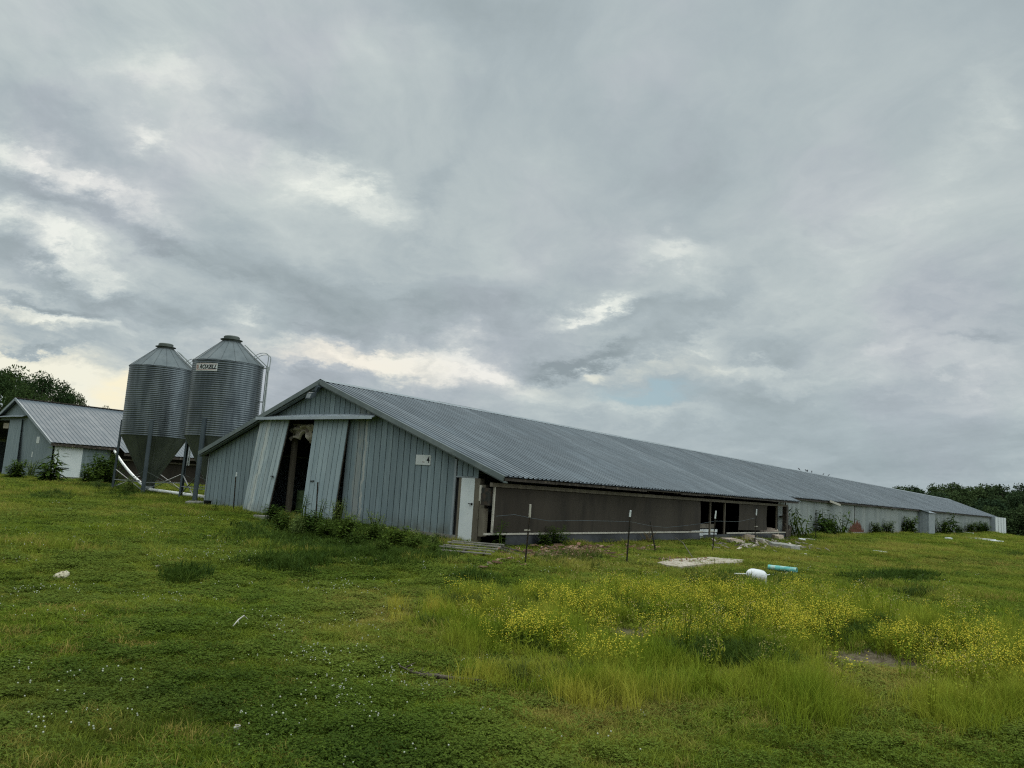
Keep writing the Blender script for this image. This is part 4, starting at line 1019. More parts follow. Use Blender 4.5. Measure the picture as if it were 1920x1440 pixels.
for (key, x, y, X, hpx, lab) in (
    ('spike', 945, 1022, -12.9, 62, 'thin pale weed against the near end of the brown curtain'), ('bush2', 1045, 1020, -12.9, 34, 'dark weed below the brown curtain right of the first fence post'), ('bush', 1020, 1026, -12.9, 24, 'small dark weed under the curtain skirt'),
    ('arch', 1500, 1014, -13.1, 52, 'arching long-leaved weed beside the end post of the near section'), ('tall', 1543, 1003, -13.2, 42, 'tall weed left of the big leafy clump on the pale wall'), ('arch', 1572, 1004, -13.1, 44, 'big leafy clump left of the rust stain'),
    ('bush', 1557, 1005, -13.2, 26, 'small clump left of the rust stain'), ('bush', 1643, 1003, -13.2, 20, 'small round weed right of the rust stain'), ('bush2', 1667, 1001, -13.2, 24, 'wide bushy weed midway along the pale wall'),
    ('bush', 1704, 999, -13.2, 30, 'dark bushy weed just before the projecting lean-to'), ('bush2', 1766, 995, -13.0, 26, 'weed just past the projecting lean-to'), ('tall', 1782, 995, -13.0, 34, 'taller weed past the projecting lean-to'),
    ('bush2', 1797, 996, -13.0, 16, 'small weed behind the tall one past the lean-to'), ('bush', 1820, 996, -13.0, 18, 'first of the low weeds near the far barn end'), ('bush2', 1832, 996, -13.0, 20, 'middle one of the low weeds near the far barn end'), ('bush', 1846, 996, -13.0, 18, 'last of the low weeds near the far barn end')):
    g = onX(x, y, X); d = g@FWD; weed(key, g, hpx*d/F, lab, G2)
for (x, y, hpx, lab) in ((1080, 1052, 30, 'dry brown weed on the bare ground by the wood rubble'), (1215, 1018, 26, 'dry brown weed under the leaning post'), (1110, 1042, 26, 'dry weed right of the wood rubble')):
    g = gp(x, y); d = g@FWD; weed('dry', g, (hpx*d/F*1.6, hpx*d/F*1.6, hpx*d/F), lab, 'dry weeds before the brown curtain')
G3 = 'weeds around the smaller barn'
for (key, x, y, hpx, lab) in (('bush', 28, 898, 32, 'round dark weed at the left foot of the smaller barn'), ('pale', 57, 897, 38, 'middle weed against the smaller barn gable'), ('tall', 92, 906, 56, 'tall climbing weed on the corner of the smaller barn'), ('bush', 88, 906, 30, 'dense lower growth at the corner of the smaller barn'),
    ('bush', 185, 908, 52, 'dark bush right of the white side door'), ('bush2', 200, 910, 40, 'darker bush under the feed pipe'), ('bush2', 170, 910, 34, 'low bush beside the white side door'), ('pale', 182, 922, 26, 'low pale weed in the grass before the silos'), ('pale', 240, 926, 36, 'pale weed between the legs of the left silo'), ('bush2', 104, 930, 14, 'tuft of weed alone in the grass at the far left')):
    g = gp(x, y); d = g@FWD; weed(key, g, hpx*d/F, lab, G3)

# ------------------------------------------------------------------ trees
def tree_mesh(seed, H, W, ncl, nl, leaf, trunk, flat=.5, flare=1.0):
    rs = np.random.default_rng(seed); lf = MB(); tk = MB()
    tk.tube([(0, 0, -1.0), (rs.normal()*.1, rs.normal()*.1, H*.25), (rs.normal()*.3, rs.normal()*.3, H*.6), (rs.normal()*.4, rs.normal()*.4, H*.85)], [trunk, trunk*.8, trunk*.45, trunk*.12], 8)
    for c in range(ncl):
        while True:
            p = rs.uniform(-1, 1, 3)
            l = np.linalg.norm(p)
            if .25 < l < 1: break
        p = p*(l**-.45)                                # push clusters towards the hull
        hh = (p[2]+1)/2
        wd = W/2*(.62+.55*math.sin(math.pi*min(1, hh*.8+.12)))
        c0 = np.array([p[0]*wd*.9, p[1]*wd*.9, H*(.24+.70*hh)])
        tk.tube([(c0[0]*.05, c0[1]*.05, max(.2*H, c0[2]-.30*H)), c0*np.array([.55, .55, .93]), c0], [trunk*.22, trunk*.12, trunk*.03], 4, False)
        rc = W*rs.uniform(.10, .19)
        n = rs.normal(size=(nl, 3)); n /= np.linalg.norm(n, axis=1)[:, None]
        rr = rc*rs.random(nl)**.45
        for k in range(nl):
            q = c0+n[k]*rr[k]*np.array([1, 1, .62])
            dd = n[k]+np.array([0, 0, -.25])+rs.normal(size=3)*.55
            L = leaf*rs.uniform(.65, 1.3)
            leafcard(lf, q, dd, rs.normal(size=3)+np.array([0, 0, 1.0]), L, L*.62)
    return tk, lf
def tree_proto(args, mat, label, group):
    tk, lf = tree_mesh(*args); t = thing('tree', (0, 0, 0), label, 'tree', group)
    tk.build('trunk', M['bark'], t); lf.build('crown', mat, t); return t
LG = 'trees behind the smaller barn'
pr = tree_proto((31, 12.0, 10.0, 95, 120, .30, .28), M['leaf'], 'x', LG)
first = True
for (x, top, D, wpx, lab) in ((0, 678, 78, 130, 'dark tree rising over the left end of the smaller barn roof'), (62, 690, 76, 110, 'dark tree behind the ridge of the smaller barn, next to the tallest one'), (112, 720, 80, 76, 'lower dark tree at the right end of the group behind the smaller barn'), (-60, 668, 72, 140, 'dark tree mostly cut by the left edge of the picture'), (30, 715, 70, 100, 'low dark tree filling the gap just above the smaller barn ridge')):
    o = pr if first else copy_tree(pr); first = False
    g = onD(x, 870, D); zt_ = onD(x, top, D)[2]; zg = float(Z(g[0], g[1]))
    hs_ = (zt_-zg)/12.0; ws = wpx*D/F/10.0
    o.location = (g[0], g[1], zg); o.scale = (ws, ws, hs_); o.rotation_euler = (0, 0, x*.37+1.0); tag(o, lab, 'tree', LG)
o = copy_tree(pr); g = onD(182, 870, 190); o.location = (g[0], g[1], -2); h_ = (onD(182, 757, 190)[2]+2)/12; o.scale = (.6, .6, h_); tag(o, 'distant tree top just showing above the smaller barn ridge near the silo', 'tree', LG)
FG = 'trees of the wood beyond the long barn'
FL = 'dark green broadleaf tree in the wood beyond the far end of the long barn'
prs = [tree_proto((41+i, 16.0, 11.0, 70, 70, .62, .3), M['farleaf'], FL, FG) for i in range(3)]
used = [False]*3
def forest(x, top, D, w):
    i = random.randrange(3); o = prs[i] if not used[i] else copy_tree(prs[i]); used[i] = True
    g = onD(x, 960, D); zt_ = onD(x, top, D)[2]; zg = float(Z(g[0], g[1])); zg = min(zg, -4.)
    o.location = (g[0], g[1], zg); k = (zt_-zg)/15.6; o.scale = (w, w, k); o.rotation_euler = (0, 0, random.uniform(0, 6.283)); tag(o, FL, 'tree', FG)
random.seed(5)
def crest(x): return np.interp(x, [1560, 1640, 1700, 1725, 1760, 1800, 1860, 1900, 1960, 2100], [916, 909, 912, 914, 902, 907, 908, 904, 908, 910])
for x in range(1600, 2110, 26): forest(x+random.uniform(-8, 8), crest(x)+random.uniform(-3, 5), random.uniform(265, 290), random.uniform(.9, 1.2))
for x in range(1660, 2110, 32): forest(x+random.uniform(-10, 10), crest(x)+random.uniform(14, 30), random.uniform(225, 245), random.uniform(.85, 1.1))
for x in range(1740, 2110, 38): forest(x+random.uniform(-10, 10), crest(x)+random.uniform(36, 52), random.uniform(200, 212), random.uniform(.7, 1.0))

# ================================================================== FENCE POSTS AND WIRE
PG = 'steel fence posts in front of the long barn'
def post(b, t, lab, cap=None, ins=None, wood=False):
    g = gp(*b); D = g@FWD; tp = onD(*t, D)
    o = thing('fence_post', g, lab, 'fence post', PG)
    mb = MB(); a = g-np.array([0, 0, .15]); mb.bar(a, tp, .036, .010); mb.bar(a, tp, .010, .038)
    n = int(np.linalg.norm(tp-g)/.06)
    for k in range(n): p = lin(g, tp, (k+.5)/n); mb.box(p-np.array([.012, .014, .012]), p+np.array([.012, .014, .012]))
    mb.build('shaft', M['post'], o)
    if cap:
        c0, c1 = onD(*cap[0], D), onD(*cap[1], D); mb = MB(); mb.tube([c0, c1], [.025, .022], 8); mb.build('cap', M['palewood'] if wood else M['white'], o)
    if ins:
        p = onD(*ins, D); mb = MB(); mb.bar(p-RGT*.07, p+RGT*.06, .035, .03); mb.build('insulator', M['palewood'], o)
    return tp
post((437.5, 964), (442, 894), 'thin post with pale cap before the left half of the gable', ((443, 893), (443.7, 886)))
post((591, 1005), (596, 904), 'dark capless post among the weeds at the crooked door')
post((984, 1060), (993, 968), 'post with yellowish insulator and a pale stick on top', ((993, 970), (994.5, 946)), (989, 994), True)
post((1174.5, 1057), (1181.5, 968), 'white-capped post in front of the middle of the brown curtain', ((1181, 969), (1182.5, 957)))
post((1231, 1036), (1219, 977), 'short capless post leaning to the left before the brown curtain')
post((1335.5, 1038), (1341, 971), 'white-capped post in front of the open side bays', ((1341, 972), (1342.5, 958)), (1336.5, 996))
post((1414.5, 1022), (1418, 965), 'white-capped post before the short brown curtain', ((1418, 966), (1419, 955)), (1418, 987))
post((1529.5, 1013), (1530, 956), 'dark capless post before the pale metal wall')
wp = [(930, 968), (965, 965), (993, 971), (1030, 977), (1090, 976), (1181, 978), (1219, 986), (1250, 989), (1282, 986), (1313, 982), (1340, 977), (1385, 978), (1417, 971)]
mb = MB(); D0 = [gp(984, 1060)@FWD, gp(1174, 1057)@FWD, gp(1231, 1036)@FWD, gp(1336, 1038)@FWD, gp(1415, 1022)@FWD]
dep = np.interp([p[0] for p in wp], [984, 1174, 1231, 1336, 1415], D0)
mb.tube([onD(*p, d) for p, d in zip(wp, dep)], .0045, 5); o = mb.build('fence_wire', M['leg'], None); tag(o, 'thin slack wire strung between the posts along the brown curtain', 'wire')

# ================================================================== DEBRIS
LIFT = .06
def chunk(name, px, py, w, h, dep, mat, lab, cat, group=None, rz=0, tilt=0, seed=0, n=1):
    LIFT = .015 if w < .4 else (.06 if px < 1600 or py > 1030 else .15)
    """irregular broken slab about w x dep x h metres"""
    g = gp(px, py); random.seed(seed+int(px*7+py)); mb = MB()
    a = [(-.5, -.5), (-.15, -.62), (.3, -.48), (.52, -.2), (.45, .4), (.1, .55), (-.4, .45), (-.56, .05)]
    pts = [(x*w*random.uniform(.85, 1.15), y*dep*random.uniform(.8, 1.2)) for x, y in a]
    cr, sr_ = math.cos(rz), math.sin(rz)
    lo, hi = [], []
    for (x, y) in pts:
        X, Y = x*cr-y*sr_, x*sr_+y*cr; t = math.sin(tilt)*y
        lo.append((g[0]+X, g[1]+Y, g[2]-.02+t)); hi.append((g[0]+X*.93, g[1]+Y*.93, g[2]+LIFT+h*random.uniform(.7, 1.2)+t))
    k = len(pts); i = len(mb.v); mb.v += [tuple(map(float, p)) for p in lo+hi]; mb.v.append((g[0], g[1], g[2]+LIFT+h*1.15))
    for j in range(k):
        m = (j+1) % k; mb.f.append((i+j, i+m, i+k+m, i+k+j)); mb.f.append((i+k+j, i+k+m, i+2*k))
    o = mb.build(name, mat, None); tag(o, lab, cat, group); return o
RZ = YAW
DG = 'broken boards and foam heaped beside the barn'
chunk('foam_chunk', 1372, 1018, 1.0, .14, .5, M['insulation'], 'torn pale foam slab lying below the open side bays', 'foam chunk', DG, RZ+.2)
chunk('foam_chunk', 1397, 1026, .42, .06, .2, M['palewood'], 'small white scrap at the front tip of the heap', 'scrap', DG, RZ-.6)
chunk('board_piece', 1385, 1008, .9, .2, .6, M['greyfoam'], 'grey board leaning against the skirt under the open bays', 'board', DG, RZ, .4)
chunk('board_piece', 1355, 998, 1.1, .45, .35, M['skirt'], 'dark sheet folded over the sill below the first open bay', 'sheet', DG, RZ+.1, .2)
chunk('foam_chunk', 1404, 1014, .6, .2, .4, M['insulation'], 'pinkish foam lump in the middle of the heap', 'foam chunk', DG, RZ+.5)
chunk('foam_chunk', 1443, 1010, .9, .45, .5, M['insulation'], 'tallest pale pink foam lump near the end post', 'foam chunk', DG, RZ+.8, .3)
chunk('foam_chunk', 1458, 1014, .8, .22, .5, M['insulation'], 'pale foam lump right beside the end post', 'foam chunk', DG, RZ-.3)
chunk('board_piece', 1424, 1016, .7, .1, .4, M['palewood'], 'flat pale board between the two foam lumps', 'board', DG, RZ)
chunk('board_piece', 1472, 1030, 1.7, .16, .7, M['greyfoam'], 'large grey board lying on the grass in front of the heap', 'board', DG, RZ-.2)
chunk('board_piece', 1492, 1018, .9, .12, .4, M['oldwood'], 'dark plank at the foot of the end post', 'board', DG, RZ+.3)
chunk('foam_chunk', 1505, 1016, .6, .1, .3, M['whiteplastic'], 'white scrap right of the end post', 'scrap', DG, RZ-.4)
chunk('foam_chunk', 1494, 1027, .7, .05, .25, M['palewood'], 'thin pale strip beside the large grey board', 'scrap', DG, RZ-.2)
chunk('foam_chunk', 1487, 1037, .3, .05, .2, M['palewood'], 'small pale scrap below the large grey board', 'scrap', DG, RZ)
chunk('foam_chunk', 1510, 1044, .45, .05, .22, M['palewood'], 'left one of the pale scraps trailing off into the grass', 'scrap', DG, RZ-.2)
chunk('foam_chunk', 1522, 1046, .35, .04, .2, M['palewood'], 'middle one of the pale scraps trailing off into the grass', 'scrap', DG, RZ-.2)
chunk('foam_chunk', 1534, 1048, .35, .06, .2, M['palewood'], 'right one of the pale scraps trailing off into the grass', 'scrap', DG, RZ-.5)
chunk('foam_chunk', 1520, 1014, .8, .04, .3, M['palewood'], 'pale strip by the capless post at the pale wall', 'scrap', DG, RZ-.1)
SG = 'white pieces lying about the field'
chunk('white_board', 1650, 1037, .9, .03, .25, M['white'], 'small white board alone in the middle of the right field', 'board', SG, RZ-.1)
for (x, y, w, d, r, lab) in ((1838, 1013, 4.2, .22, -.15, 'long thin white board near the far barn end'), (1846, 1016, 2.6, .9, -.1, 'wide white sheet beside the long thin board'), (1871, 1018, 1.2, .5, -.2, 'white sheet at the right end of the boards'), (1816, 1001, 1.8, .3, -.2, 'white board close to the far barn wall'), (1779, 1013, .5, .3, 0, 'small white lump short of the far boards'), (1712, 1002, .5, .3, 0, 'tiny white scrap before the projecting lean-to'), (1722, 1027, .7, .1, 0, 'thin brown strip in the grass of the right field')):
    chunk('white_board', x, y, w, .05, d, M['white'] if 'brown' not in lab else M['oldwood'], lab, 'board', SG, RZ+r)
for (x, y, s, lab) in ((39, 946, .28, 'white scrap in the grass at the far left'), (392, 1007, .22, 'white scrap in the grass left of the gable weeds'), (357, 1004, .2, 'pale leaf-like scrap left of the white scrap'), (295, 978, .25, 'flat pale scrap before the silos'), (1168, 1046, .16, 'small white lump near the middle white-capped post'), (445, 1370, .09, 'small white scrap close to the camera'), (297, 1064, .2, 'thin white strip in the left meadow'), (280, 1008, .1, 'small pale scrap in the left meadow')):
    chunk('scrap', x, y, s*.8, .02, s*.4, M['palewood'], lab, 'scrap', SG, RZ)
def lump(name, px, py, rx, ry, rz_, mat, lab, cat, group=None, ang=0, seed=1, rough=.35):
    g = gp(px, py); r = np.random.default_rng(seed); mb = MB(); n, m_ = 14, 9
    dirs = [rv_/np.linalg.norm(rv_) for rv_ in r.normal(size=(9, 3))]; amp = r.uniform(-rough, rough, 9)
    for i in range(m_+1):
        ph = math.pi*i/m_
        for j in range(n):
            th = 2*math.pi*j/n; d = np.array([math.sin(ph)*math.cos(th), math.sin(ph)*math.sin(th), math.cos(ph)])
            k = 1+sum(a*max(0, d@q)**3 for a, q in zip(amp, dirs))+r.uniform(-.06, .06)
            x, y, z = d*k*np.array([rx, ry, rz_]); mb.v.append((g[0]+x*math.cos(ang)-y*math.sin(ang), g[1]+x*math.sin(ang)+y*math.cos(ang), g[2]+z+rz_*.6))
    for i in range(m_):
        for j in range(n): q = (j+1) % n; mb.f.append((i*n+j, (i+1)*n+j, (i+1)*n+q, i*n+q))
    return tag(mb.build(name, mat, None), lab, cat, group)
lump('stone', 119, 1086, .10, .055, .055, M['stone'], 'crumpled tan lump alone in the left meadow', 'stone', None, RZ-.5, 4, .6)
mb = MB()
for k in range(150):
    x = random.gauss(1440, 45); y = random.gauss(1021, 6)+max(0, x-1440)*.14
    if y < 1009: continue
    p = gp(x, y); u = random.uniform(.04, .16); a = random.uniform(0, 6.283); d = np.array([math.cos(a), math.sin(a), random.uniform(-.2, .3)])*u
    mb.bar(p+np.array([0, 0, random.uniform(.02, .16)])-d, p+np.array([0, 0, random.uniform(.02, .16)])+d, u*random.uniform(.3, .9), u*random.uniform(.12, .4))
tag(mb.build('foam_crumbs', M['crumb'], None), 'small torn bits of foam and board strewn around the heap by the end post', 'crumbs', kind='stuff')
chunk('step_slab', 492, 975, .75, .08, .5, M['concrete'], 'small concrete slab at the foot of the pale leaning door', 'slab', None, RZ)
chunk('step_slab', 366, 946, 2.2, .05, .6, M['concrete'], 'concrete pad between the silo legs and barn corner', 'slab', None, RZ)
# black bucket at the left corner
g = gp(388, 951); mb = MB(); mb.lathe((g[0], g[1], g[2]-.02), [(.10, 0), (.14, .26), (.15, .27), (.13, .27), (.10, .05)], 20); o = mb.build('bucket', M['blackplastic'], None, True); tag(o, 'black bucket at the left corner of the long barn', 'bucket')
# flat slab
pl = [(1232, 1060), (1262, 1054), (1300, 1053), (1330, 1049), (1395, 1053), (1392, 1058), (1345, 1060), (1310, 1065), (1276, 1070), (1252, 1066)]
P_ = [gp(*p) for p in pl]; mb = MB()
mb.poly(*[p+np.array([0, 0, .07+.02*math.sin(i)]) for i, p in enumerate(P_)])
for i in range(len(P_)): a, b = P_[i], P_[(i+1) % len(P_)]; mb.poly(a-np.array([0, 0, .1]), b-np.array([0, 0, .1]), b+np.array([0, 0, .07+.02*math.sin((i+1) % len(P_))]), a+np.array([0, 0, .07+.02*math.sin(i)]))
M['slab'] = surf('pale_slab', (.33, .285, .215), (.44, .39, .31), 2.4, c3=(.17, .115, .07), s3=5, t3=(.52, .66), bstr=.6)
o = mb.build('concrete_slab', M['slab'], None); tag(o, 'pale flat broken slab lying in the grass with brown crumbs on it', 'slab')
mb = MB()
for k in range(46):
    p = gp(random.uniform(1235, 1325), random.uniform(1051, 1059))+np.array([0, 0, .085]); u = random.uniform(.02, .05)
    r_ = rv()*u; mb.bar(p-r_, p+r_, u*.7, u*.5)
o = mb.build('slab_crumbs', M['chips'], None); tag(o, 'brown crumbs scattered over the pale broken slab', 'crumbs', kind='stuff')
# wood rubble
mb = MB()
for k in range(420):
    x = random.gauss(1060, 62); y = random.gauss(1040, 8)-(x-1060)*.10
    if y < 1026: y = 1026+random.random()*6
    p = gp(x, y); u = random.uniform(.04, .13); a = random.uniform(0, 6.283); d = np.array([math.cos(a), math.sin(a), random.uniform(-.3, .4)])*u
    p = p+np.array([0, 0, random.uniform(.01, .10)]); mb.bar(p-d, p+d, u*random.uniform(.3, .9), u*random.uniform(.15, .4))
o = mb.build('wood_rubble', M['chips'], None); tag(o, 'heap of red brown wood and brick crumbs below the brown curtain', 'rubble', kind='stuff')
# pallet
pg = gp(870, 1040); o = thing('wooden_pallet', pg, 'weathered slatted pallet lying in the grass before the white entry door', 'pallet')
ax = RGT*np.array([1, 1, 0]); ax /= np.linalg.norm(ax); ay = np.array([-ax[1], ax[0], 0])
ax = ax*.97-ay*.22
for k in range(5):
    c = pg+ay*(k*.36-.65)+ax*(.07*k)+np.array([0, 0, .12+.03*k]); mb = MB(); mb.bar(c-ax*.66+np.array([0, 0, .02*(k % 2)]), c+ax*.66, .075, .025); mb.build('slat', M['slat'], o)
for s in (-.5, 0, .5):
    c = pg+ax*s+np.array([0, 0, .07]); mb = MB(); mb.bar(c-ay*.6, c+ay*.8, .04, .10); mb.build('runner', M['oldwood'], o)
BG = 'old boards on the bare ground'
for (a, b, lab) in (((905, 1022), (975, 1046), 'dark plank slanting right of the pallet'), ((935, 1030), (985, 1040), 'short dark plank below the curtain corner'), ((885, 1020), (930, 1026), 'thin pale board behind the pallet')):
    mb = MB(); A, B = gp(*a), gp(*b); mb.bar(A+np.array([0, 0, .08]), B+np.array([0, 0, .05]), .12, .03); q = mb.build('plank', M['oldwood'] if 'dark' in lab else M['palewood'], None); tag(q, lab, 'plank', BG)
mb = MB(); A, B = gp(1300, 1050), gp(1265, 1023); mb.tube([A+np.array([0, 0, .03]), lin(A, B, .5)+np.array([0, 0, .28]), B+np.array([0, 0, .3])], .012, 6); q = mb.build('fallen_branch', M['bark'], None); tag(q, 'thin bare branch rising from the pale slab towards the barn', 'branch')
# white tank
g = gp(1418, 1094); o = thing('white_tank', g, 'white rounded tank lying on its side in the grass', 'tank'); ax = RGT*np.array([1, 1, 0]); ax /= np.linalg.norm(ax); ay = np.array([-ax[1], ax[0], 0]); axd = ax+np.array([0, 0, -.12])
mb = MB(); c = g+np.array([0, 0, .19])-ax*.20; mb.lathe(c, [(.001, -.015), (.045, -.005), (.09, .03), (.118, .08), (.128, .14), (.128, .27), (.118, .34), (.09, .385), (.04, .41), (.001, .415)], 28, axd); mb.build('shell', M['whiteplastic'], o, True)
mb = MB(); c2 = g+ax*.12+np.array([0, 0, .0]); mb.lathe(c2-np.array([0, 0, .03]), [(.088, 0), (.088, .16), (.08, .16), (.08, 0)], 20); mb.build('foot', M['white'], o)
mb = MB(); mb.tube([g+np.array([0, 0, .18])-ax*.20, g+np.array([0, 0, .17])-ax*.46], .014, 8); mb.tube([g+np.array([0, 0, .18])+ax*.2, g+np.array([0, 0, .20])+ax*.28], .01, 8); mb.build('pipe_stub', M['pvc'], o)
# teal half pipe
A, B = gp(1441, 1071), gp(1494, 1077); A = A+np.array([0, 0, .10]); B = B+np.array([0, 0, .10]); d = (B-A)/np.linalg.norm(B-A)
mb = MB(); mb.lathe(A, [(.066, 0), (.066, np.linalg.norm(B-A)), (.058, np.linalg.norm(B-A)), (.058, 0), (.066, 0)], 20, d, False); o = mb.build('plastic_pipe', M['teal'], None, True); tag(o, 'short teal plastic pipe lying in the grass behind the white tank', 'pipe')
# sticks
mb = MB(); pts = [gp(*p)+np.array([0, 0, h+.03]) for p, h in (((748, 1266), .05), (765, 1270) and ((765, 1270), .03), ((790, 1277), .02), ((815, 1281), .03), ((845, 1284), .025), ((880, 1288), .03), ((905, 1287), .02))]
mb.tube(pts, [.006, .012, .018, .022, .019, .015, .006], 7)
random.seed(77)
for k in range(26):
    a = pts[random.randrange(len(pts)-1)]; p = lin(a, pts[min(len(pts)-1, 1+random.randrange(len(pts)-1))], random.random()*.3); d = np.array([random.uniform(-1, 1), random.uniform(-1, 1), random.uniform(-.1, .6)])*random.uniform(.03, .10)
    mb.tube([p, p+d*.6, p+d], [.008, .006, .002], 4)
o = mb.build('fallen_branch', M['soil'], None, True); tag(o, 'dark rotten branch lying across the grass in the foreground', 'branch')
mb = MB(); pts = [gp(*p)+np.array([0, 0, h]) for p, h in (((436, 1183), .05), ((446, 1176), .08), ((456, 1170), .09), ((464, 1172), .06))]
mb.tube(pts, [.006, .008, .007, .004], 6); o = mb.build('twig', M['palewood'], None, True); tag(o, 'pale curved twig in the left meadow', 'twig')

# birds on the ridge
BGP = 'birds perched on the barn ridge'
bp_ = None
for i, (x, lab) in enumerate(((1498, 'leftmost dark bird on the barn ridge, standing apart'), (1511, 'left bird of the close pair on the barn ridge'), (1514, 'right bird of the close pair on the barn ridge'), (1522, 'dark bird just right of the close pair on the ridge'), (1544, 'crouching dark bird right of the middle gap on the ridge'), (1554, 'rightmost dark bird on the barn ridge'))):
    if bp_ is None:
        bp_ = thing('bird', (0, 0, 0), lab, 'bird', BGP)
        mb = MB(); mb.lathe((-.14, 0, .08), [(.001, 0), (.03, .04), (.07, .10), (.085, .16), (.07, .22), (.045, .27), (.04, .30), (.045, .33), (.03, .37), (.008, .40), (.001, .43)], 12, (.62, 0, .55)); mb.build('body', M['bird'], bp_, True)
        mb = MB(); mb.bar((-.1, 0, .11), (-.26, 0, .0), .07, .015); mb.build('tail', M['bird'], bp_)
        mb = MB(); mb.tube([(-.03, .03, .12), (-.02, .03, -.02)], .008, 5); mb.tube([(-.03, -.03, .12), (-.02, -.03, -.02)], .008, 5); mb.build('leg', M['bird'], bp_); o = bp_
    else: o = copy_tree(bp_)
    yy = onX(x, 888+(x-1498)*.19, XR)[1]
    o.location = (XR, float(yy), ZR+.05); o.rotation_euler = (0, 0, random.uniform(0, 6.28)); o.scale = (.62,)*3 if i < 4 else (.6, .6, .5); tag(o, lab, 'bird', BGP)

# ================================================================== SKY AND LIGHT
SUN_EL, SUN_AZ = R(32), R(-62)                          # azimuth from +Y towards +X
w = bpy.data.worlds.new('World'); sc.world = w; w.use_nodes = True
nt = w.node_tree; nt.nodes.clear(); T = NT(nt)
D = T.v('NORMALIZE', T.n('ShaderNodeTexCoord').outputs['Generated'])
dx, dy, dzz = T.sep(D)
hv = (math.sin(YAW), math.cos(YAW), 0); rvv = (math.cos(YAW), -math.sin(YAW), 0)
a = T.v('DOT_PRODUCT', D, hv); b = T.v('DOT_PRODUCT', D, rvv)
zc = T.m('MAXIMUM', dzz, 0.0)
den = T.m('ADD', zc, .13)
cp = T.comb(T.m('DIVIDE', b, den), T.m('DIVIDE', a, den), 0.)
warp = T.v('SCALE', T.v('SUBTRACT', T.noise(cp, 1.1, 4, .55, 0, 1), (.5, .5, .5))); warp.node.inputs['Scale'].default_value = .55
cpw = T.v('ADD', cp, warp)
n1 = T.noise(T.mapping(cpw, scale=(1.0, .36, 1)), 1.15, 9, .60)
n2 = T.noise(T.mapping(cpw, loc=(3.1, 7.7, 0), scale=(1.0, .40, 1)), 3.2, 8, .62)
n3 = T.noise(T.mapping(cpw, loc=(9, 2, 0), scale=(1, .6, 1)), .5, 3, .5)
am = T.m('MAXIMUM', a, .06)
uv = T.comb(T.m('DIVIDE', b, am), T.m('DIVIDE', dzz, am), 0.)
wv = T.v('SCALE', T.v('SUBTRACT', T.noise(T.mapping(uv, scale=(1, 2.0, 1)), 5.0, 9, .66, 0, 1), (.5, .5, .5))); wv.node.inputs['Scale'].default_value = .165
uvw = T.v('ADD', uv, wv)
def uvp(px, py):
    d = ray(px, py); A = d@np.array(hv); return (d@np.array(rvv))/A, d[2]/A
def lobe(px, py, qx, qy, wid, amp):
    """soft streak from pixel p to pixel q"""
    u0, v0 = uvp(px, py); u1, v1_ = uvp(qx, qy); L = math.hypot(u1-u0, v1_-v0)
    mp = T.mapping(uvw, ((u0+u1)/2, (v0+v1_)/2, 0), (0, 0, math.atan2(v1_-v0, u1-u0)), (max(L*.62, wid/F), wid/F, 1), 'TEXTURE')
    g = T.m('EXPONENT', T.m('MULTIPLY', T.v('DOT_PRODUCT', mp, mp), -1.0))
    return T.m('MULTIPLY', g, amp)
def total(L):
    s = None
    for l in L: g = lobe(*l); s = g if s is None else T.m('ADD', s, g)
    return s
BR = [(-40, 260, 250, 380, 24, .55), (-40, 390, 240, 530, 32, .55), (-40, 560, 190, 610, 16, .6), (-20, 630, 230, 770, 34, .75), (110, 290, 160, 330, 14, .25), (250, 225, 300, 265, 22, .35), (170, 130, 440, 150, 45, .22), (480, 270, 780, 400, 42, .42), (640, 330, 740, 370, 26, .22),
      (1040, 600, 1170, 550, 16, .62), (1170, 475, 1330, 465, 26, .26), (520, 655, 800, 690, 36, .62), (620, 690, 780, 695, 18, .5), (800, 670, 1010, 730, 26, .4), (560, 620, 640, 640, 16, .25), (420, 590, 500, 600, 16, .35), (820, 640, 980, 720, 26, .25), (1090, 700, 1130, 680, 18, .5), (1230, 670, 1350, 630, 24, .42), (1300, 690, 1700, 660, 20, .25), (1050, 760, 1330, 790, 20, .3), (1480, 710, 1900, 690, 22, .18),
      (1870, 150, 1800, 330, 60, .24), (1500, 450, 1700, 380, 70, .12), (560, 120, 900, 60, 60, .08), (960, 300, 1120, 330, 60, .08)]
DK = [(-40, 320, 330, 450, 24, -.38), (-30, 470, 330, 590, 28, -.45), (20, 545, 230, 600, 11, -.5), (-30, 625, 130, 650, 10, -.45), (330, 430, 700, 560, 60, -.32), (60, 200, 300, 330, 40, -.28), (430, 590, 760, 640, 26, -.28), (760, 560, 1020, 600, 60, -.25), (1020, 700, 1190, 640, 16, -.55), (1010, 690, 1110, 690, 14, -.3), (1250, 600, 1400, 520, 34, -.3), (400, 190, 560, 260, 40, -.2), (1120, 580, 1290, 560, 24, -.28),
      (1420, 650, 1560, 690, 28, -.22), (1350, 830, 1950, 840, 90, -.34), (1780, 655, 1900, 650, 14, -.35), (700, 10, 1100, 30, 50, -.1), (150, 30, 250, 200, 70, -.16), (850, 300, 780, 420, 26, -.16), (1200, 370, 1350, 300, 60, -.14)]
base = T.m('ADD', T.m('MULTIPLY_ADD', n1, .80, -.40), T.m('MULTIPLY_ADD', n2, .52, -.26))
base = T.m('MULTIPLY', base, T.m('MULTIPLY_ADD', T.step(T.m('DIVIDE', b, am), .05, -.55), .6, 1.0))
base = T.m('ADD', base, T.m('MULTIPLY_ADD', n3, .3, -.15))
n4 = T.noise(T.mapping(uvw, rot=(0, 0, R(-4)), scale=(3.0, 13, 1)), 1.0, 7, .6)
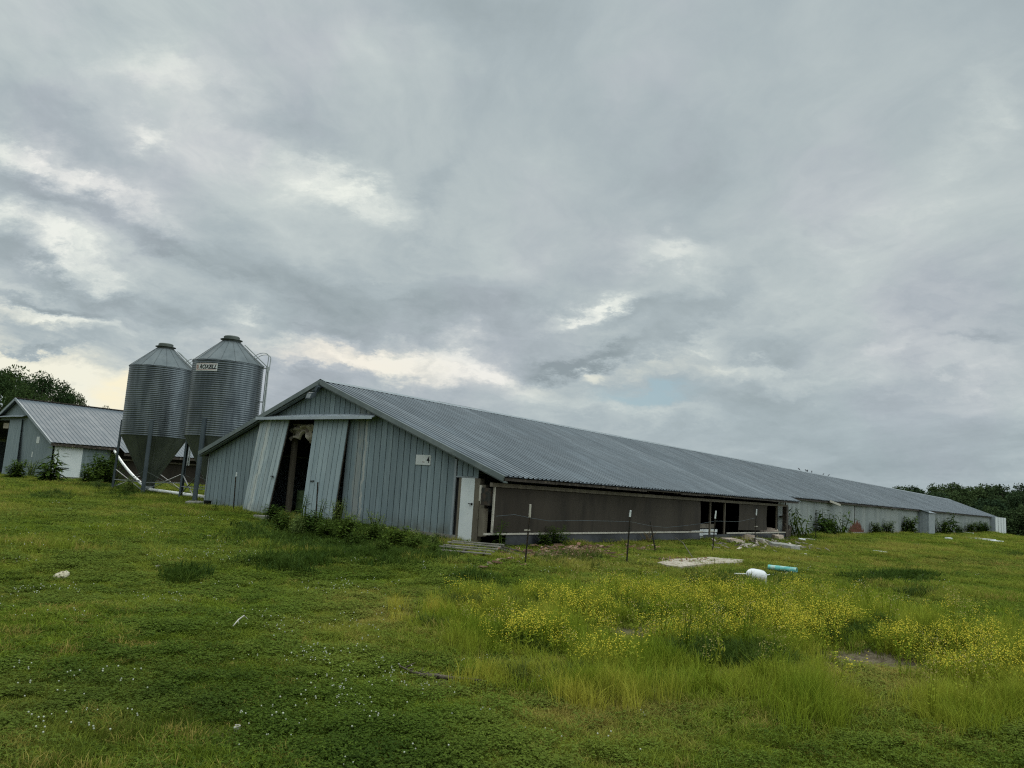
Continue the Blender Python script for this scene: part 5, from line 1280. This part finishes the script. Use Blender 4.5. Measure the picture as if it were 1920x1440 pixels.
n5 = T.noise(T.mapping(uvw, loc=(4, 1, 0), scale=(7, 12, 1)), 1.0, 6, .6)
base = T.m('ADD', base, T.m('MULTIPLY', T.m('ADD', T.m('MULTIPLY_ADD', n4, .9, -.45), T.m('MULTIPLY_ADD', n5, .4, -.2)), T.step(dzz, .42, .12)))
val = T.m('ADD', T.m('ADD', base, .455), T.m('ADD', T.m('MULTIPLY', total(BR), T.m('MULTIPLY_ADD', T.step(n5, .30, .68), .95, .45)), T.m('MULTIPLY', total(DK), .85)))
cloud = T.ramp(val, [(0.0, (.270, .325, .348)), (.36, (.402, .468, .492)), (.62, (.53, .592, .592)), (1.0, (.83, .865, .80))])
warm = total([(-60, 600, 230, 760, 70, .5), (500, 670, 820, 700, 45, .4), (1050, 700, 1300, 700, 50, .35), (180, 730, 240, 740, 26, .8)])
cloud = T.mix(T.m('MINIMUM', T.m('MULTIPLY', warm, T.step(val, .35, .8)), 1.0), cloud, (.95, .88, .66))
cool = total([(1300, 850, 2000, 850, 110, .75), (100, 20, 260, 260, 90, .3), (950, 760, 1500, 790, 60, .4)])
cloud = T.mix(T.m('MULTIPLY', T.m('MINIMUM', cool, 1.0), .5), cloud, (.40, .485, .515))
mv = T.step(T.noise(T.mapping(uvw, loc=(7, 3, 0)), 3.1, 3, .5), .45, .68)
cloud = T.mix(T.m('MULTIPLY', mv, .6), cloud, T.mix(1.0, cloud, (1.06, .985, 1.04), 'MULTIPLY'))
# overcast brighter overhead; behind the camera its light is shaped, raised high, dimmed low
up = T.m('MULTIPLY_ADD', T.step(dzz, .56, .95), 1.9, 1.0)
bk = T.m('MULTIPLY_ADD', T.m('MULTIPLY', T.step(a, .25, -.5), T.step(dzz, .22, .55)), .75, 1.0)
bk = T.m('MULTIPLY', bk, T.m('MULTIPLY_ADD', T.m('MULTIPLY', T.step(a, -.15, -.7), T.step(dzz, .36, .04)), -.5, 1.0))
az = T.v('DOT_PRODUCT', D, (math.sin(R(58))*math.cos(R(16)), math.cos(R(58))*math.cos(R(16)), math.sin(R(16))))  # added bright sky patch out of view at right, for sheen on the silos
k = T.m('MULTIPLY', T.m('MULTIPLY', up, bk), T.m('MULTIPLY_ADD', T.step(az, .82, .97), 1.6, 1.0))
cs = T.v('SCALE', cloud); T.put(cs.node.inputs['Scale'], k)
sky = T.n('ShaderNodeTexSky', sky_type='NISHITA'); sky.sun_disc = False; sky.sun_elevation = SUN_EL; sky.sun_rotation = SUN_AZ
nsk = T.v('SCALE', sky.outputs[0]); nsk.node.inputs['Scale'].default_value = .06
gap = T.m('MULTIPLY', T.m('MINIMUM', total([(1145, 742, 1245, 742, 20, 1.7), (1600, 1, 1, 1, 1, 0)]), 1.0), T.step(n5, .80, .52))
skyc = T.mix(T.m('MULTIPLY', gap, .9), cs, T.mix(.75, nsk, (.355, .50, .56)))
lowc = T.mix(T.step(dzz, -.02, .0), (.07, .09, .05), skyc)
bg = T.n('ShaderNodeBackground'); nt.links.new(lowc, bg.inputs[0]); bg.inputs[1].default_value = 1.0
wo = T.n('ShaderNodeOutputWorld'); nt.links.new(bg.outputs[0], wo.inputs[0])
w.cycles.sampling_method = 'MANUAL'; w.cycles.sample_map_resolution = 512
sl = bpy.data.lights.new('sun', 'SUN'); sl.energy = .75; sl.angle = R(14); sl.color = (1, .93, .82)
so = bpy.data.objects.new('sun', sl); COL.objects.link(so)
sd = Vector((math.sin(SUN_AZ)*math.cos(SUN_EL), math.cos(SUN_AZ)*math.cos(SUN_EL), math.sin(SUN_EL)))
so.rotation_euler = sd.to_track_quat('Z', 'Y').to_euler(); so.location = tuple(sd*60)

sc.view_settings.view_transform = 'Standard'; sc.view_settings.look = 'None'; sc.view_settings.exposure = 0; sc.view_settings.gamma = 1
sc.cycles.max_bounces = 6; sc.cycles.diffuse_bounces = 3; sc.cycles.glossy_bounces = 2; sc.cycles.transmission_bounces = 3
sc.cycles.use_denoising = False; sc.cycles.filter_width = 1.2
